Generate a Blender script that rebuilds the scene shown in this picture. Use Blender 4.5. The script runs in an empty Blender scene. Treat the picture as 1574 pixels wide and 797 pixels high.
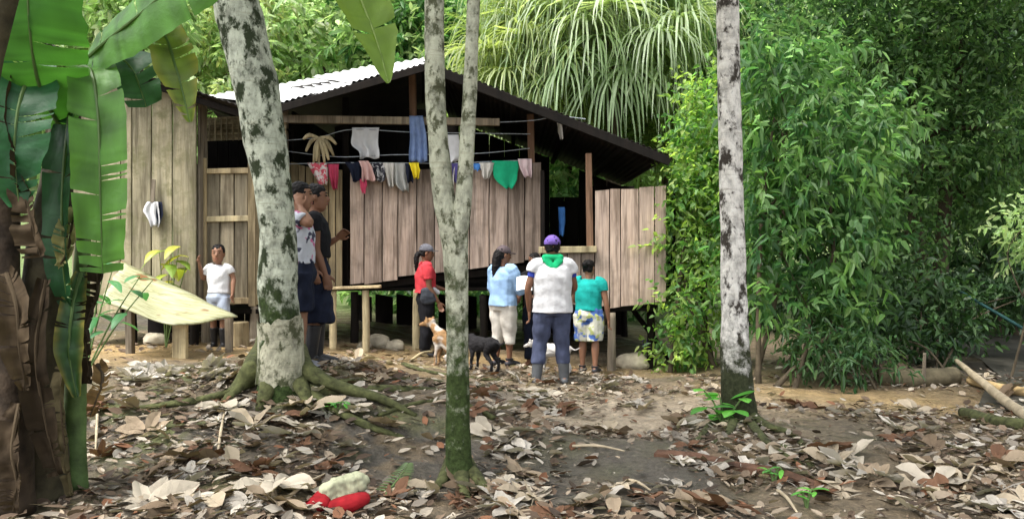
import bpy, bmesh, math, random
import numpy as np
from mathutils import Vector, Matrix, noise as mnoise

random.seed(7)
RNG = np.random.default_rng(11)
SC = bpy.context.scene
COL = SC.collection
R = math.radians

# ------------------------------------------------------------------ camera
F, CX, HY, CAMZ = 1363.0, 787.0, 385.0, 1.6
cam_d = bpy.data.cameras.new('camera')
cam = bpy.data.objects.new('camera', cam_d)
COL.objects.link(cam)
cam.location = (0, 0, CAMZ)
cam.rotation_euler = (R(90), 0, 0)
cam_d.sensor_width = 36
cam_d.lens = F / 1574 * 36
cam_d.shift_y = -(398.5 - HY) / 1574
cam_d.clip_start = 0.1
cam_d.clip_end = 500
SC.camera = cam

# ------------------------------------------------------------------ light
SUN_EL, SUN_AZ = 62.0, 235.0          # overcast, high; azimuth clockwise from +Y
w = bpy.data.worlds.new('World'); SC.world = w; w.use_nodes = True
nt = w.node_tree; nt.nodes.clear()
sky = nt.nodes.new('ShaderNodeTexSky'); sky.sky_type = 'NISHITA'; sky.sun_disc = False
sky.sun_elevation = R(SUN_EL); sky.sun_rotation = R(SUN_AZ)
sky.air_density = 1.0; sky.dust_density = 4.0; sky.ozone_density = 1.0
hs = nt.nodes.new('ShaderNodeHueSaturation'); hs.inputs['Saturation'].default_value = 0.28
bg = nt.nodes.new('ShaderNodeBackground'); bg.inputs['Strength'].default_value = 0.15
wo = nt.nodes.new('ShaderNodeOutputWorld')
nt.links.new(sky.outputs[0], hs.inputs['Color']); nt.links.new(hs.outputs[0], bg.inputs['Color'])
nt.links.new(bg.outputs[0], wo.inputs['Surface'])
sl = bpy.data.lights.new('sun', 'SUN'); sl.energy = 1.4; sl.angle = R(28); sl.color = (1.0, 0.96, 0.88)
sun = bpy.data.objects.new('sun', sl); COL.objects.link(sun)
sd = Vector((math.sin(R(SUN_AZ)) * math.cos(R(SUN_EL)), math.cos(R(SUN_AZ)) * math.cos(R(SUN_EL)), math.sin(R(SUN_EL))))
sun.rotation_euler = sd.to_track_quat('Z', 'Y').to_euler(); sun.location = (0, 0, 30)
vs = SC.view_settings
vs.view_transform = 'Standard'; vs.look = 'None'; vs.gamma = 1.0; vs.exposure = 1.8
vs.use_curve_mapping = False
SC.cycles.max_bounces = 6; SC.cycles.diffuse_bounces = 3; SC.cycles.glossy_bounces = 2
SC.cycles.transmission_bounces = 3; SC.cycles.transparent_max_bounces = 4
SC.cycles.use_denoising = True

# ------------------------------------------------------------------ helpers
def P(px, py, d):
    """point of the place seen at photograph pixel (px, py), d metres in front"""
    return Vector(((px - CX) / F * d, d, CAMZ - (py - HY) / F * d))

def tag(o, label=None, cat=None, group=None, kind=None):
    if label: o['label'] = label
    if cat: o['category'] = cat
    if group: o['group'] = group
    if kind: o['kind'] = kind
    return o

def empty(name, loc, label=None, cat=None, group=None, rz=0.0):
    o = bpy.data.objects.new(name, None)
    o.empty_display_size = 0.2
    o.location = loc; o.rotation_euler = (0, 0, rz)
    COL.objects.link(o)
    return tag(o, label, cat, group)

def wloc(o):
    v = Vector((0, 0, 0))
    while o:
        v += o.location; o = o.parent
    return v

def put(name, me, mat, parent=None, world=True, origin=None, smooth=False):
    """link a mesh; world=True: vertices are in world coordinates"""
    o = bpy.data.objects.new(name, me); COL.objects.link(o)
    base = wloc(parent) if (parent and world) else Vector((0, 0, 0))
    if parent: o.parent = parent
    if world:
        og = Vector(origin) if origin is not None else (base if parent else Vector((0, 0, 0)))
        me.transform(Matrix.Translation(-og))
        o.location = og - base
    if mat:
        me.materials.clear()
        for m in (mat if isinstance(mat, (list, tuple)) else [mat]): me.materials.append(m)
    if smooth:
        me.polygons.foreach_set('use_smooth', [True] * len(me.polygons))
    return o

def bm_mesh(bm, name='m'):
    me = bpy.data.meshes.new(name); bm.normal_update(); bm.to_mesh(me); bm.free(); return me

def np_mesh(verts, faces, cols=None, name='m'):
    me = bpy.data.meshes.new(name)
    me.from_pydata(np.asarray(verts, float).reshape(-1, 3).tolist(), [], faces.tolist() if hasattr(faces, 'tolist') else faces)
    if cols is not None:
        a = me.attributes.new('Col', 'FLOAT_COLOR', 'POINT')
        c = np.ones((len(me.vertices), 4), np.float32); c[:, :3] = cols
        a.data.foreach_set('color', c.ravel())
    me.update()
    return me

def unit(v):
    return v / np.maximum(np.linalg.norm(v, axis=-1, keepdims=True), 1e-9)

def hash2(ix, iy, seed):
    n = (ix.astype(np.int64) * 374761393 + iy.astype(np.int64) * 668265263 + seed * 69069) & 0x7fffffff
    n = ((n ^ (n >> 13)) * 1274126177) & 0x7fffffff
    return ((n ^ (n >> 16)) & 0xffff) / 65535.0

def vnoise(x, y, s=0):
    x = np.asarray(x, float); y = np.asarray(y, float)
    ix, iy = np.floor(x), np.floor(y); fx, fy = x - ix, y - iy
    fx = fx * fx * (3 - 2 * fx); fy = fy * fy * (3 - 2 * fy)
    a, b = hash2(ix, iy, s), hash2(ix + 1, iy, s); c, d = hash2(ix, iy + 1, s), hash2(ix + 1, iy + 1, s)
    return (a * (1 - fx) + b * fx) * (1 - fy) + (c * (1 - fx) + d * fx) * fy

def fbm(x, y, s=0, o=4):
    t, a, n = 0, 0.5, 0
    for k in range(o):
        t = t + a * vnoise(np.asarray(x) * 2 ** k, np.asarray(y) * 2 ** k, s + k); n += a; a *= .5
    return t / n

# ------------------------------------------------------------------ materials
def newmat(name):
    m = bpy.data.materials.new(name); m.use_nodes = True
    n = m.node_tree.nodes; l = m.node_tree.links
    return m, n, l, n['Principled BSDF']

def ramp(n, pts):
    r = n.new('ShaderNodeValToRGB'); e = r.color_ramp.elements
    while len(e) > 1: e.remove(e[-1])
    e[0].position, e[0].color = pts[0][0], (*pts[0][1], 1)
    for p, c in pts[1:]:
        x = e.new(p); x.color = (*c, 1)
    return r

def tnoise(n, l, vec, scale, detail=4, rough=.55):
    t = n.new('ShaderNodeTexNoise'); t.inputs['Scale'].default_value = scale
    t.inputs['Detail'].default_value = detail; t.inputs['Roughness'].default_value = rough
    if vec is not None: l.new(vec, t.inputs['Vector'])
    return t

def bumpn(n, l, h, b, strength=.4, dist=.01):
    bp = n.new('ShaderNodeBump'); bp.inputs['Strength'].default_value = strength
    bp.inputs['Distance'].default_value = dist
    l.new(h, bp.inputs['Height']); l.new(bp.outputs[0], b.inputs['Normal'])

def mixc(n, l, fac, a, b, mode='MIX'):
    m = n.new('ShaderNodeMix'); m.data_type = 'RGBA'; m.blend_type = mode
    for v, i in ((fac, 0), (a, 6), (b, 7)):
        if hasattr(v, 'is_linked') or hasattr(v, 'links'): l.new(v, m.inputs[i])
        elif i == 0: m.inputs[0].default_value = v
        else: m.inputs[i].default_value = (*v, 1)
    return m.outputs[2]

def m_plain(name, col, rough=.8, var=.25, scale=14, bump=.3, bd=.006, spec=.25):
    m, n, l, b = newmat(name)
    tc = n.new('ShaderNodeTexCoord')
    t = tnoise(n, l, tc.outputs['Object'], scale)
    lo = tuple(c * (1 - var) for c in col); hi = tuple(min(.95, c * (1 + var)) for c in col)
    r = ramp(n, [(.3, lo), (.7, hi)]); l.new(t.outputs[0], r.inputs[0]); l.new(r.outputs[0], b.inputs['Base Color'])
    b.inputs['Roughness'].default_value = rough; b.inputs['Specular IOR Level'].default_value = spec
    if bump: bumpn(n, l, t.outputs[0], b, bump, bd)
    return m

def m_cloth(name, col, var=.15, pattern=None):
    m, n, l, b = newmat(name)
    tc = n.new('ShaderNodeTexCoord')
    t = tnoise(n, l, tc.outputs['Object'], 9, 3)
    lo = tuple(c * (1 - var) for c in col); hi = tuple(min(.9, c * (1 + var)) for c in col)
    r = ramp(n, [(.3, lo), (.7, hi)]); l.new(t.outputs[0], r.inputs[0])
    out = r.outputs[0]
    if pattern:                       # printed pattern: [(scale, lo, hi, colour)]
        for (sc, lo_, hi_, c2) in pattern:
            t2 = tnoise(n, l, tc.outputs['Object'], sc, 1.5)
            r2 = ramp(n, [(lo_, (0, 0, 0)), (hi_, (1, 1, 1))]); l.new(t2.outputs[0], r2.inputs[0])
            out = mixc(n, l, r2.outputs[0], out, c2)
    l.new(out, b.inputs['Base Color'])
    b.inputs['Roughness'].default_value = .9; b.inputs['Specular IOR Level'].default_value = .15
    t3 = tnoise(n, l, tc.outputs['Object'], 13, 2)
    bumpn(n, l, t3.outputs[0], b, .55, .02)
    return m

def m_wood(name, c_lo, c_hi, stain=(.07, .06, .045), green=None, gs=.5):
    """weathered plank: grain runs along local Z, tone differs by plank"""
    m, n, l, b = newmat(name)
    tc = n.new('ShaderNodeTexCoord'); oi = n.new('ShaderNodeObjectInfo')
    mp = n.new('ShaderNodeMapping'); mp.inputs['Scale'].default_value = (1, 1, .05)
    va = n.new('ShaderNodeVectorMath'); va.operation = 'SCALE'; va.inputs['Scale'].default_value = 37.0
    cb = n.new('ShaderNodeCombineXYZ'); 
    for i in range(3): l.new(oi.outputs['Random'], cb.inputs[i])
    l.new(cb.outputs[0], va.inputs[0])
    ad = n.new('ShaderNodeVectorMath'); ad.operation = 'ADD'
    l.new(tc.outputs['Object'], ad.inputs[0]); l.new(va.outputs[0], ad.inputs[1])
    l.new(ad.outputs[0], mp.inputs['Vector'])
    g = tnoise(n, l, mp.outputs[0], 38, 6, .7)
    r = ramp(n, [(.25, c_lo), (.75, c_hi)]); l.new(g.outputs[0], r.inputs[0])
    mp2 = n.new('ShaderNodeMapping'); mp2.inputs['Scale'].default_value = (1, 1, .09); l.new(ad.outputs[0], mp2.inputs['Vector'])
    sk = tnoise(n, l, mp2.outputs[0], 11, 4, .6)
    rk = ramp(n, [(.36, (.52, .50, .48)), (.5, (1, 1, 1)), (.68, (1.25, 1.22, 1.18))]); l.new(sk.outputs[0], rk.inputs[0])
    grain = mixc(n, l, 1.0, r.outputs[0], rk.outputs[0], 'MULTIPLY')
    st = tnoise(n, l, ad.outputs[0], 2.2, 5, .65)
    rs = ramp(n, [(.5, (0, 0, 0)), (.72, (1, 1, 1))]); l.new(st.outputs[0], rs.inputs[0])
    mm = n.new('ShaderNodeMath'); mm.operation = 'MULTIPLY'; mm.inputs[1].default_value = gs
    l.new(rs.outputs[0], mm.inputs[0])
    out = mixc(n, l, mm.outputs[0], grain, stain)
    if green:
        s2 = tnoise(n, l, ad.outputs[0], 5.5, 5, .7)
        r2 = ramp(n, [(.48, (0, 0, 0)), (.66, (.75, .75, .75))]); l.new(s2.outputs[0], r2.inputs[0])
        out = mixc(n, l, r2.outputs[0], out, green)
    # tone per plank
    rt = ramp(n, [(0, (.68, .66, .62)), (.5, (1, .97, .93)), (1, (1.25, 1.2, 1.12))]); l.new(oi.outputs['Random'], rt.inputs[0])
    out = mixc(n, l, 1.0, out, rt.outputs[0], 'MULTIPLY')
    l.new(out, b.inputs['Base Color'])
    b.inputs['Roughness'].default_value = .85; b.inputs['Specular IOR Level'].default_value = .2
    bumpn(n, l, g.outputs[0], b, .6, .008)
    return m

def m_leafc(name, trans=.35, rough=.5, spec=.35, trcol=1.6, bump=False, blue=.5):
    """foliage: colour from the per-leaf attribute, some light passes through"""
    m, n, l, b = newmat(name)
    at = n.new('ShaderNodeAttribute'); at.attribute_name = 'Col'
    l.new(at.outputs['Color'], b.inputs['Base Color'])
    b.inputs['Roughness'].default_value = rough; b.inputs['Specular IOR Level'].default_value = spec
    tr = n.new('ShaderNodeBsdfTranslucent')
    tint = mixc(n, l, 1.0, at.outputs['Color'], (trcol, trcol * 1.05, trcol * blue), 'MULTIPLY')
    l.new(tint, tr.inputs['Color'])
    mx = n.new('ShaderNodeMixShader'); mx.inputs[0].default_value = trans
    l.new(b.outputs[0], mx.inputs[1]); l.new(tr.outputs[0], mx.inputs[2])
    l.new(mx.outputs[0], n['Material Output'].inputs['Surface'])
    if bump:
        tc = n.new('ShaderNodeTexCoord'); t = tnoise(n, l, tc.outputs['Object'], 30, 4)
        bumpn(n, l, t.outputs[0], b, .4, .01)
    return m

def m_bark(name, light, dark, moss, mz0, mz1, patch=5.0, thr=.56, lichen=None):
    m, n, l, b = newmat(name)
    tc = n.new('ShaderNodeTexCoord')
    mp = n.new('ShaderNodeMapping'); mp.inputs['Scale'].default_value = (1.5, 1.5, 1.0); l.new(tc.outputs['Object'], mp.inputs['Vector'])
    a = tnoise(n, l, mp.outputs[0], 9, 6, .65)
    r = ramp(n, [(.32, tuple(c * .45 for c in light)), (.56, light), (.75, tuple(min(.8, c * 1.15) for c in light))]); l.new(a.outputs[0], r.inputs[0])
    p = tnoise(n, l, mp.outputs[0], patch, 9, .68)
    rp = ramp(n, [(thr - .03, (0, 0, 0)), (thr + .05, (1, 1, 1))]); l.new(p.outputs[0], rp.inputs[0])
    out = mixc(n, l, rp.outputs[0], r.outputs[0], dark)
    # fine rings of bark
    mr = n.new('ShaderNodeMapping'); mr.inputs['Scale'].default_value = (1, 1, 9); l.new(tc.outputs['Object'], mr.inputs['Vector'])
    g = tnoise(n, l, mr.outputs[0], 4, 4, .6)
    rg = ramp(n, [(.55, (1, 1, 1)), (.75, (.55, .52, .47))]); l.new(g.outputs[0], rg.inputs[0])
    out = mixc(n, l, .8, out, rg.outputs[0], 'MULTIPLY')
    # moss grows on the lower trunk
    sx = n.new('ShaderNodeSeparateXYZ'); l.new(tc.outputs['Object'], sx.inputs[0])
    mr2 = n.new('ShaderNodeMapRange'); mr2.inputs[1].default_value = mz0; mr2.inputs[2].default_value = mz1
    mr2.inputs[3].default_value = .25; mr2.inputs[4].default_value = -.24
    l.new(sx.outputs[2], mr2.inputs[0])
    mo = tnoise(n, l, tc.outputs['Object'], 5, 8, .72)
    ad = n.new('ShaderNodeMath'); ad.operation = 'ADD'; l.new(mo.outputs[0], ad.inputs[0]); l.new(mr2.outputs[0], ad.inputs[1])
    rm = ramp(n, [(.5, (0, 0, 0)), (.66, (1, 1, 1))]); l.new(ad.outputs[0], rm.inputs[0])
    mf = tnoise(n, l, tc.outputs['Object'], 22, 5, .7)
    rmf = ramp(n, [(.3, tuple(c * .4 for c in moss)), (.55, moss), (.78, tuple(c * 1.5 for c in moss))]); l.new(mf.outputs[0], rmf.inputs[0])
    out = mixc(n, l, rm.outputs[0], out, rmf.outputs[0])
    l.new(out, b.inputs['Base Color'])
    b.inputs['Roughness'].default_value = .9; b.inputs['Specular IOR Level'].default_value = .15
    bumpn(n, l, a.outputs[0], b, 1.0, .035)
    return m
# ------------------------------------------------------------------ mesh builders
def add_loft(bm, pts, radii, side=None, seg=12, cap=True, rough=0.0, seed=0, round_=False):
    """tube through pts; radii: number or (a, b) across/along 'side'"""
    pts = [Vector(p) for p in pts]
    radii = [(r, r) if not isinstance(r, (tuple, list)) else r for r in radii]
    if round_:
        t0 = (pts[0] - pts[1]).normalized(); t1 = (pts[-1] - pts[-2]).normalized()
        k0 = min(radii[0]); k1 = min(radii[-1])
        pts = [pts[0] + t0 * k0 * .9, pts[0] + t0 * k0 * .55] + pts + [pts[-1] + t1 * k1 * .55, pts[-1] + t1 * k1 * .9]
        s = lambda r, f: (r[0] * f, r[1] * f)
        radii = [s(radii[0], .35), s(radii[0], .8)] + radii + [s(radii[-1], .8), s(radii[-1], .35)]
    rings = []
    prev = Vector(side) if side is not None else None
    for i, p in enumerate(pts):
        t = (pts[min(i + 1, len(pts) - 1)] - pts[max(i - 1, 0)]).normalized()
        if prev is None:
            prev = t.orthogonal().normalized()
        s = (Vector(side) if side is not None else prev); s = s - t * s.dot(t)
        if s.length < 1e-4: s = t.orthogonal()
        s.normalize(); prev = s
        u = t.cross(s)
        ring = []
        for k in range(seg):
            a = 2 * math.pi * k / seg
            q = 1.0
            if rough:
                dv = s * math.cos(a) + u * math.sin(a)
                q = 1 + rough * mnoise.noise(p * 3.1 + dv * .9 + Vector((seed * 7.3, 0, 0))) + rough * .5 * mnoise.noise(p * 9 + dv * 2.2 + Vector((seed, 5, 0)))
            ring.append(bm.verts.new(p + (s * math.cos(a) * radii[i][0] + u * math.sin(a) * radii[i][1]) * q))
        rings.append(ring)
    for a, b in zip(rings, rings[1:]):
        for k in range(seg):
            bm.faces.new((a[k], a[(k + 1) % seg], b[(k + 1) % seg], b[k]))
    if cap:
        bm.faces.new(rings[0][::-1]); bm.faces.new(rings[-1])

def smooth_path(pts, rad, n=6):
    """Catmull-Rom through points (Vectors) with radii"""
    P_, R_ = [], []
    pts = [Vector(p) for p in pts]
    for i in range(len(pts) - 1):
        p0, p1, p2, p3 = pts[max(i - 1, 0)], pts[i], pts[i + 1], pts[min(i + 2, len(pts) - 1)]
        for k in range(n):
            t = k / n
            P_.append(.5 * ((2 * p1) + (p2 - p0) * t + (2 * p0 - 5 * p1 + 4 * p2 - p3) * t * t + (3 * p1 - p0 - 3 * p2 + p3) * t ** 3))
            R_.append(rad[i] * (1 - t) + rad[i + 1] * t)
    P_.append(pts[-1]); R_.append(rad[-1])
    return P_, R_

def tube(pts, rad, seg=8, n=4, rough=0., seed=0, cap=True):
    bm = bmesh.new(); p, r = smooth_path(pts, rad, n)
    add_loft(bm, p, r, seg=seg, rough=rough, seed=seed, cap=cap)
    return bm_mesh(bm)

def add_box(bm, c, size, rot=None, bev=0.0, jit=0.0):
    m = Matrix.Translation(Vector(c))
    if rot is not None: m = m @ rot
    vs_ = []
    for sx in (-1, 1):
        for sy in (-1, 1):
            for sz in (-1, 1):
                j = Vector([random.uniform(-jit, jit) for _ in range(3)])
                vs_.append(bm.verts.new(m @ (Vector((sx * size[0] / 2, sy * size[1] / 2, sz * size[2] / 2)) + j)))
    f = [(0, 1, 3, 2), (4, 6, 7, 5), (0, 4, 5, 1), (2, 3, 7, 6), (0, 2, 6, 4), (1, 5, 7, 3)]
    fs = [bm.faces.new([vs_[i] for i in q]) for q in f]
    if bev:
        ed = list({e for q in fs for e in q.edges})
        bmesh.ops.bevel(bm, geom=ed, offset=bev, segments=1, affect='EDGES')

def beam(p0, p1, w_, h_, up=(0, 0, 1), bev=.006):
    """squared timber between two points"""
    p0, p1 = Vector(p0), Vector(p1); t = (p1 - p0); L = t.length; t.normalize()
    u = Vector(up); s = t.cross(u).normalized(); u = s.cross(t)
    rot = Matrix((s, u, t)).transposed().to_4x4()
    bm = bmesh.new(); add_box(bm, (p0 + p1) / 2, (w_, h_, L), rot, bev, jit=.004)
    return bm_mesh(bm)

def plank_mesh(p00, p10, p11, p01, thick, nrm, wave=.006, seed=0):
    """upright plank: bottom-left, bottom-right, top-right, top-left; wavy long edges"""
    q = [Vector(v) for v in (p00, p10, p11, p01)]; nrm = Vector(nrm).normalized()
    bm = bmesh.new(); n = 5; rows = []
    for i in range(n + 1):
        t = i / n
        a = q[0].lerp(q[3], t); b = q[1].lerp(q[2], t); ed = (b - a).normalized()
        a = a + ed * mnoise.noise(Vector((seed, t * 3, 0))) * wave; b = b + ed * mnoise.noise(Vector((seed, t * 3, 9))) * wave
        bow = nrm * mnoise.noise(Vector((seed * 1.7, t * 1.5, 4))) * wave
        c = .006
        rows.append([bm.verts.new(v) for v in (a + bow, a + nrm * (thick - c) + bow, a + ed * c + nrm * thick + bow,
                                              b - ed * c + nrm * thick + bow, b + nrm * (thick - c) + bow, b + bow)])
    for r0, r1 in zip(rows, rows[1:]):
        for k in range(6):
            bm.faces.new((r0[k], r0[(k + 1) % 6], r1[(k + 1) % 6], r1[k]))
    bm.faces.new(rows[0][::-1]); bm.faces.new(rows[-1])
    bmesh.ops.recalc_face_normals(bm, faces=bm.faces)
    return bm_mesh(bm)

TMPSC = None
def remeshed(bm, voxel, smooth=3, wob=0.0, wsc=6.0, seed=0):
    """one continuous skin round everything in bm"""
    bmesh.ops.recalc_face_normals(bm, faces=bm.faces)
    me = bm_mesh(bm)
    global TMPSC
    if TMPSC is None: TMPSC = bpy.data.scenes.new('tmp')
    o = bpy.data.objects.new('tmp', me); TMPSC.collection.objects.link(o)
    m = o.modifiers.new('r', 'REMESH'); m.mode = 'VOXEL'; m.voxel_size = voxel; m.adaptivity = 0
    if smooth:
        s = o.modifiers.new('s', 'SMOOTH'); s.factor = .5; s.iterations = smooth
    vl = TMPSC.view_layers[0]; vl.update(); dg = vl.depsgraph
    out = bpy.data.meshes.new_from_object(o.evaluated_get(dg))
    bpy.data.objects.remove(o); bpy.data.meshes.remove(me)
    if wob:
        n_ = len(out.vertices); co = np.empty(n_ * 3, np.float32); no = np.empty(n_ * 3, np.float32)
        out.vertices.foreach_get('co', co); out.vertices.foreach_get('normal', no)
        co = co.reshape(-1, 3); no = no.reshape(-1, 3); x, y, z = (co * wsc).T
        f_ = np.sin(x * 1.7 + 2.1 * np.sin(z * .9 + seed) + seed) * np.sin(y * 1.9 + z * .8 + seed * 2) * .6 + .5 * np.sin(x * 4.1 + z * 1.3 + 1.5 * np.sin(y * 2.2 + seed)) * np.sin(y * 3.7 - z * 1.9) + .3 * np.sin(z * 5.3 + 3 * np.sin(x * 1.3 + y * 1.1))
        co = co + no * (wob * f_)[:, None]; out.vertices.foreach_set('co', co.ravel()); out.update()
    out.polygons.foreach_set('use_smooth', [True] * len(out.polygons))
    return out

# ------------------------------------------------------------------ foliage
def leaves_mesh(base, d, nrm, L, W, col, droop=.15, simple=False):
    """many small leaves: base points, directions, normals, lengths, widths, colours"""
    d = unit(d); s = unit(np.cross(d, nrm)); n = np.cross(s, d)
    L = L[:, None]; W = W[:, None]; z = np.array([0, 0, 1.0])
    tip = base + d * L - z * L * droop
    k = len(base)
    if simple:
        mid = base + d * L * .45 + n * W * .18
        v = np.stack([base, mid - s * W * .5, tip, mid + s * W * .5], 1).reshape(-1, 3)
        i = np.arange(k)[:, None] * 4
        f = np.concatenate([i + np.array([[0, 1, 2]]), i + np.array([[0, 2, 3]])], 0)
        c = np.repeat(col, 4, 0)
    else:
        m1 = base + d * L * .3; m2 = base + d * L * .68 - z * L * droop * .45
        v = np.stack([base, m1 - s * W * .46 + n * W * .16, m2 - s * W * .38 + n * W * .14, tip,
                      m2 + s * W * .38 + n * W * .14, m1 + s * W * .46 + n * W * .16], 1).reshape(-1, 3)
        i = np.arange(k)[:, None] * 6
        f = np.concatenate([i + np.array([[0, 1, 2, 3]]), i + np.array([[0, 3, 4, 5]])], 0)
        c = np.repeat(col, 6, 0)
    return v, f, c

def crown(blobs, ntw, k, L, W, cols, twl=.35, droop=.2, seed=0, shell=.45, simple=False, updown=.3, lean=0.0):
    """twigs with k leaves each, spread through the blobs (cx,cy,cz,rx,ry,rz)"""
    g = np.random.default_rng(seed)
    bl = np.array(blobs, float); vol = np.cbrt(bl[:, 3] * bl[:, 4] * bl[:, 5]) ** 2.2
    bi = g.choice(len(bl), ntw, p=vol / vol.sum()); b = bl[bi]
    dr = unit(g.normal(size=(ntw, 3))); rad = g.random(ntw) ** shell
    # uneven outline
    rad = rad * (.8 + .4 * g.random(ntw))
    c = b[:, :3] + dr * b[:, 3:] * rad[:, None]
    td = unit(dr + g.normal(size=(ntw, 3)) * .7 + np.array([0, 0, updown]))
    tone = g.random(ntw)
    base = np.repeat(c, k, 0); tdk = np.repeat(td, k, 0)
    t = np.tile(np.linspace(0, 1, k), ntw)[:, None]
    base = base + tdk * t * twl
    sd_ = g.normal(size=(ntw * k, 3)); ld = unit(tdk * .55 + unit(sd_) * .9 - np.array([0, 0, .25 + lean]))
    nr = unit(g.normal(size=(ntw * k, 3)) * .8 + np.array([0, -.25, 1.0]))
    LL = L * (.6 + .7 * g.random(ntw * k)); WW = W * (.7 + .5 * g.random(ntw * k))
    cols = np.array(cols, float)
    ci = np.clip((np.repeat(tone, k) * len(cols)).astype(int), 0, len(cols) - 1)
    cc = cols[ci] * (.75 + .5 * g.random((ntw * k, 1)))
    cc = cc * (1 + (g.random((ntw * k, 3)) - .5) * .15)
    return leaves_mesh(base, ld, nr, LL, WW, cc, droop, simple)

def merge(*vfc):
    V, Fc, C, off = [], [], [], 0
    for v, f, c in vfc:
        V.append(v); C.append(c); Fc.extend((f + off).tolist()); off += len(v)
    return np_mesh(np.concatenate(V), Fc, np.concatenate(C))

def ribbon(center, halfw, side, curl=.25, col=(.05, .2, .03), colvar=.25, tears=0, seed=0, rib=(.3, .4, .15), rows=None, ncross=5, edge=None, wavy=.02, ribr=.012):
    """large strap leaf with midrib: centre points, half widths (m), across direction; edges curl, lobes torn.
    returns blade mesh and midrib mesh"""
    g = random.Random(seed)
    n = rows or max(10, len(center) * 14)
    pts, hw = smooth_path(center, halfw, max(2, n // (len(center) - 1)))
    side = Vector(side).normalized(); V, Cc, Fs = [], [], []
    m = len(pts); cut = {}
    for half in (-1, 1):
        base = len(V); prevn = None
        tearset = {g.randrange(3, m - 2) for _ in range(tears)} if m > 6 else set()
        r = 0; rowidx = []
        for i in range(m):
            t = (pts[min(i + 1, m - 1)] - pts[max(i - 1, 0)]).normalized()
            s = (side - t * side.dot(t)).normalized(); nn = t.cross(s)
            row = []
            dup = [0, 1] if i in tearset else [0]
            for dd in dup:
                row = []
                for k in range(ncross + 1):
                    u = k / ncross
                    wv = wavy * .5 * math.sin(i * .2 + seed + half) * u + wavy * mnoise.noise(Vector((i * .15, u * 2, seed + half * 3))) + .12 * wavy * mnoise.noise(Vector((i * 1.9, seed, half * 4))) * u
                    off = 0
                    if i in tearset: off = (-.007 if dd == 0 else .007) * u * (1 + g.random())
                    q = pts[i] + s * half * hw[i] * u * (1 + (.06 * mnoise.noise(Vector((i * .35, seed, half))) if u > .5 else 0)) + nn * (curl * hw[i] * u * u * 1.0 - .0 + wv) + t * (off - hw[i] * .18 * u)
                    V.append(q); row.append(len(V) - 1)
                    f_ = 1 + colvar * mnoise.noise(Vector((i * .2, u * 2, seed + half))) + .8 * colvar * mnoise.noise(Vector((i * 1.9, seed, half * 4)))
                    c_ = [x * f_ for x in col]
                    if edge is not None:
                        e_ = max(0, u - .55) / .45 * (.5 + .9 * max(0, mnoise.noise(Vector((i * .4, seed * 2., half)))))
                        c_ = [a * (1 - e_) + b_ * e_ for a, b_ in zip(c_, edge)]
                    Cc.append(c_)
                rowidx.append((row, dd == 1 and i in tearset))
        for (a, _), (b, brk) in zip(rowidx, rowidx[1:]):
            if brk: 
                continue
            for k in range(ncross):
                Fs.append((a[k], a[k + 1], b[k + 1], b[k]) if half > 0 else (a[k], b[k], b[k + 1], a[k + 1]))
    me = np_mesh(np.array([tuple(v) for v in V]), Fs, np.array(Cc)[:, :3])
    me.polygons.foreach_set('use_smooth', [True] * len(me.polygons))
    bm = bmesh.new()
    add_loft(bm, pts, [ribr * (1 - .8 * i / m) for i in range(m)], seg=6)
    rm = bm_mesh(bm); a = rm.attributes.new('Col', 'FLOAT_COLOR', 'POINT')
    a.data.foreach_set('color', list((*rib, 1)) * len(rm.vertices))
    return me, rm

# ------------------------------------------------------------------ ground
GC = []
for px, py, d in [(850, 588, 10.5), (780, 562, 11.75), (655, 547, 12.5), (905, 568, 12.0), (480, 552, 8.0), (470, 556, 7.95), (493, 553, 8.35), (510, 550, 8.3), (455, 553, 8.2), (336, 523, 11.15), (430, 606, 7.3),
                  (335, 524, 11.9), (300, 545, 11.0), (250, 535, 10.6), (705, 748, 6.0), (1130, 642, 8.2), (787, 797, 5.3), (1400, 615, 10), (1574, 797, 5.3),
                  (200, 700, 6.2), (60, 775, 5.3), (930, 578, 12.2), (560, 535, 12.5), (600, 620, 8.6), (940, 650, 8.4), (1300, 640, 8.6),
                  (1530, 560, 13.5), (1250, 590, 11), (1574, 650, 8.2), (100, 560, 9.5), (420, 660, 6.8), (880, 600, 10.2), (640, 575, 10.5)]:
    GC.append(tuple(P(px, py, d)))
GC += [(-9, 5, .3), (-9, 10, .5), (9, 5, -.05), (9, 9, -.15), (0, 2, 0), (-4, 2, .1), (4, 2, 0), (0, 15, 0.05), (-3.5, 15, .3), (4, 15, -.15), (9, 14, -.2), (-9, 15, .6)]
GC = np.array(GC)

def ground(x, y):
    x = np.asarray(x, float); y = np.asarray(y, float)
    d2 = (x[..., None] - GC[:, 0]) ** 2 + (y[..., None] - GC[:, 1]) ** 2
    wt = np.exp(-d2 / (2 * .5 ** 2)) + .03 * np.exp(-d2 / (2 * 1.3 ** 2)) + .002 * np.exp(-d2 / (2 * 3.5 ** 2)) + 1e-7
    z = (wt * GC[:, 2]).sum(-1) / wt.sum(-1)
    near = np.clip(1 - (np.maximum(0, y - 16) / 10), .15, 1)
    z = z + near * ((fbm(x * 1.3, y * 1.3, 3, 3) - .5) * .09 + (fbm(x * 6, y * 6, 9, 3) - .5) * .05)
    h = np.maximum(0, y - 20)
    z = z + np.where(h < 6, h * h * .05, 1.8 + (h - 6) * .6) + np.maximum(0, y - 18) * 0
    hl = np.maximum(0, np.abs(x) - 14); z = z + hl * .25
    return z

def gz(x, y):
    return float(ground(np.array([x]), np.array([y]))[0])

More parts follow.
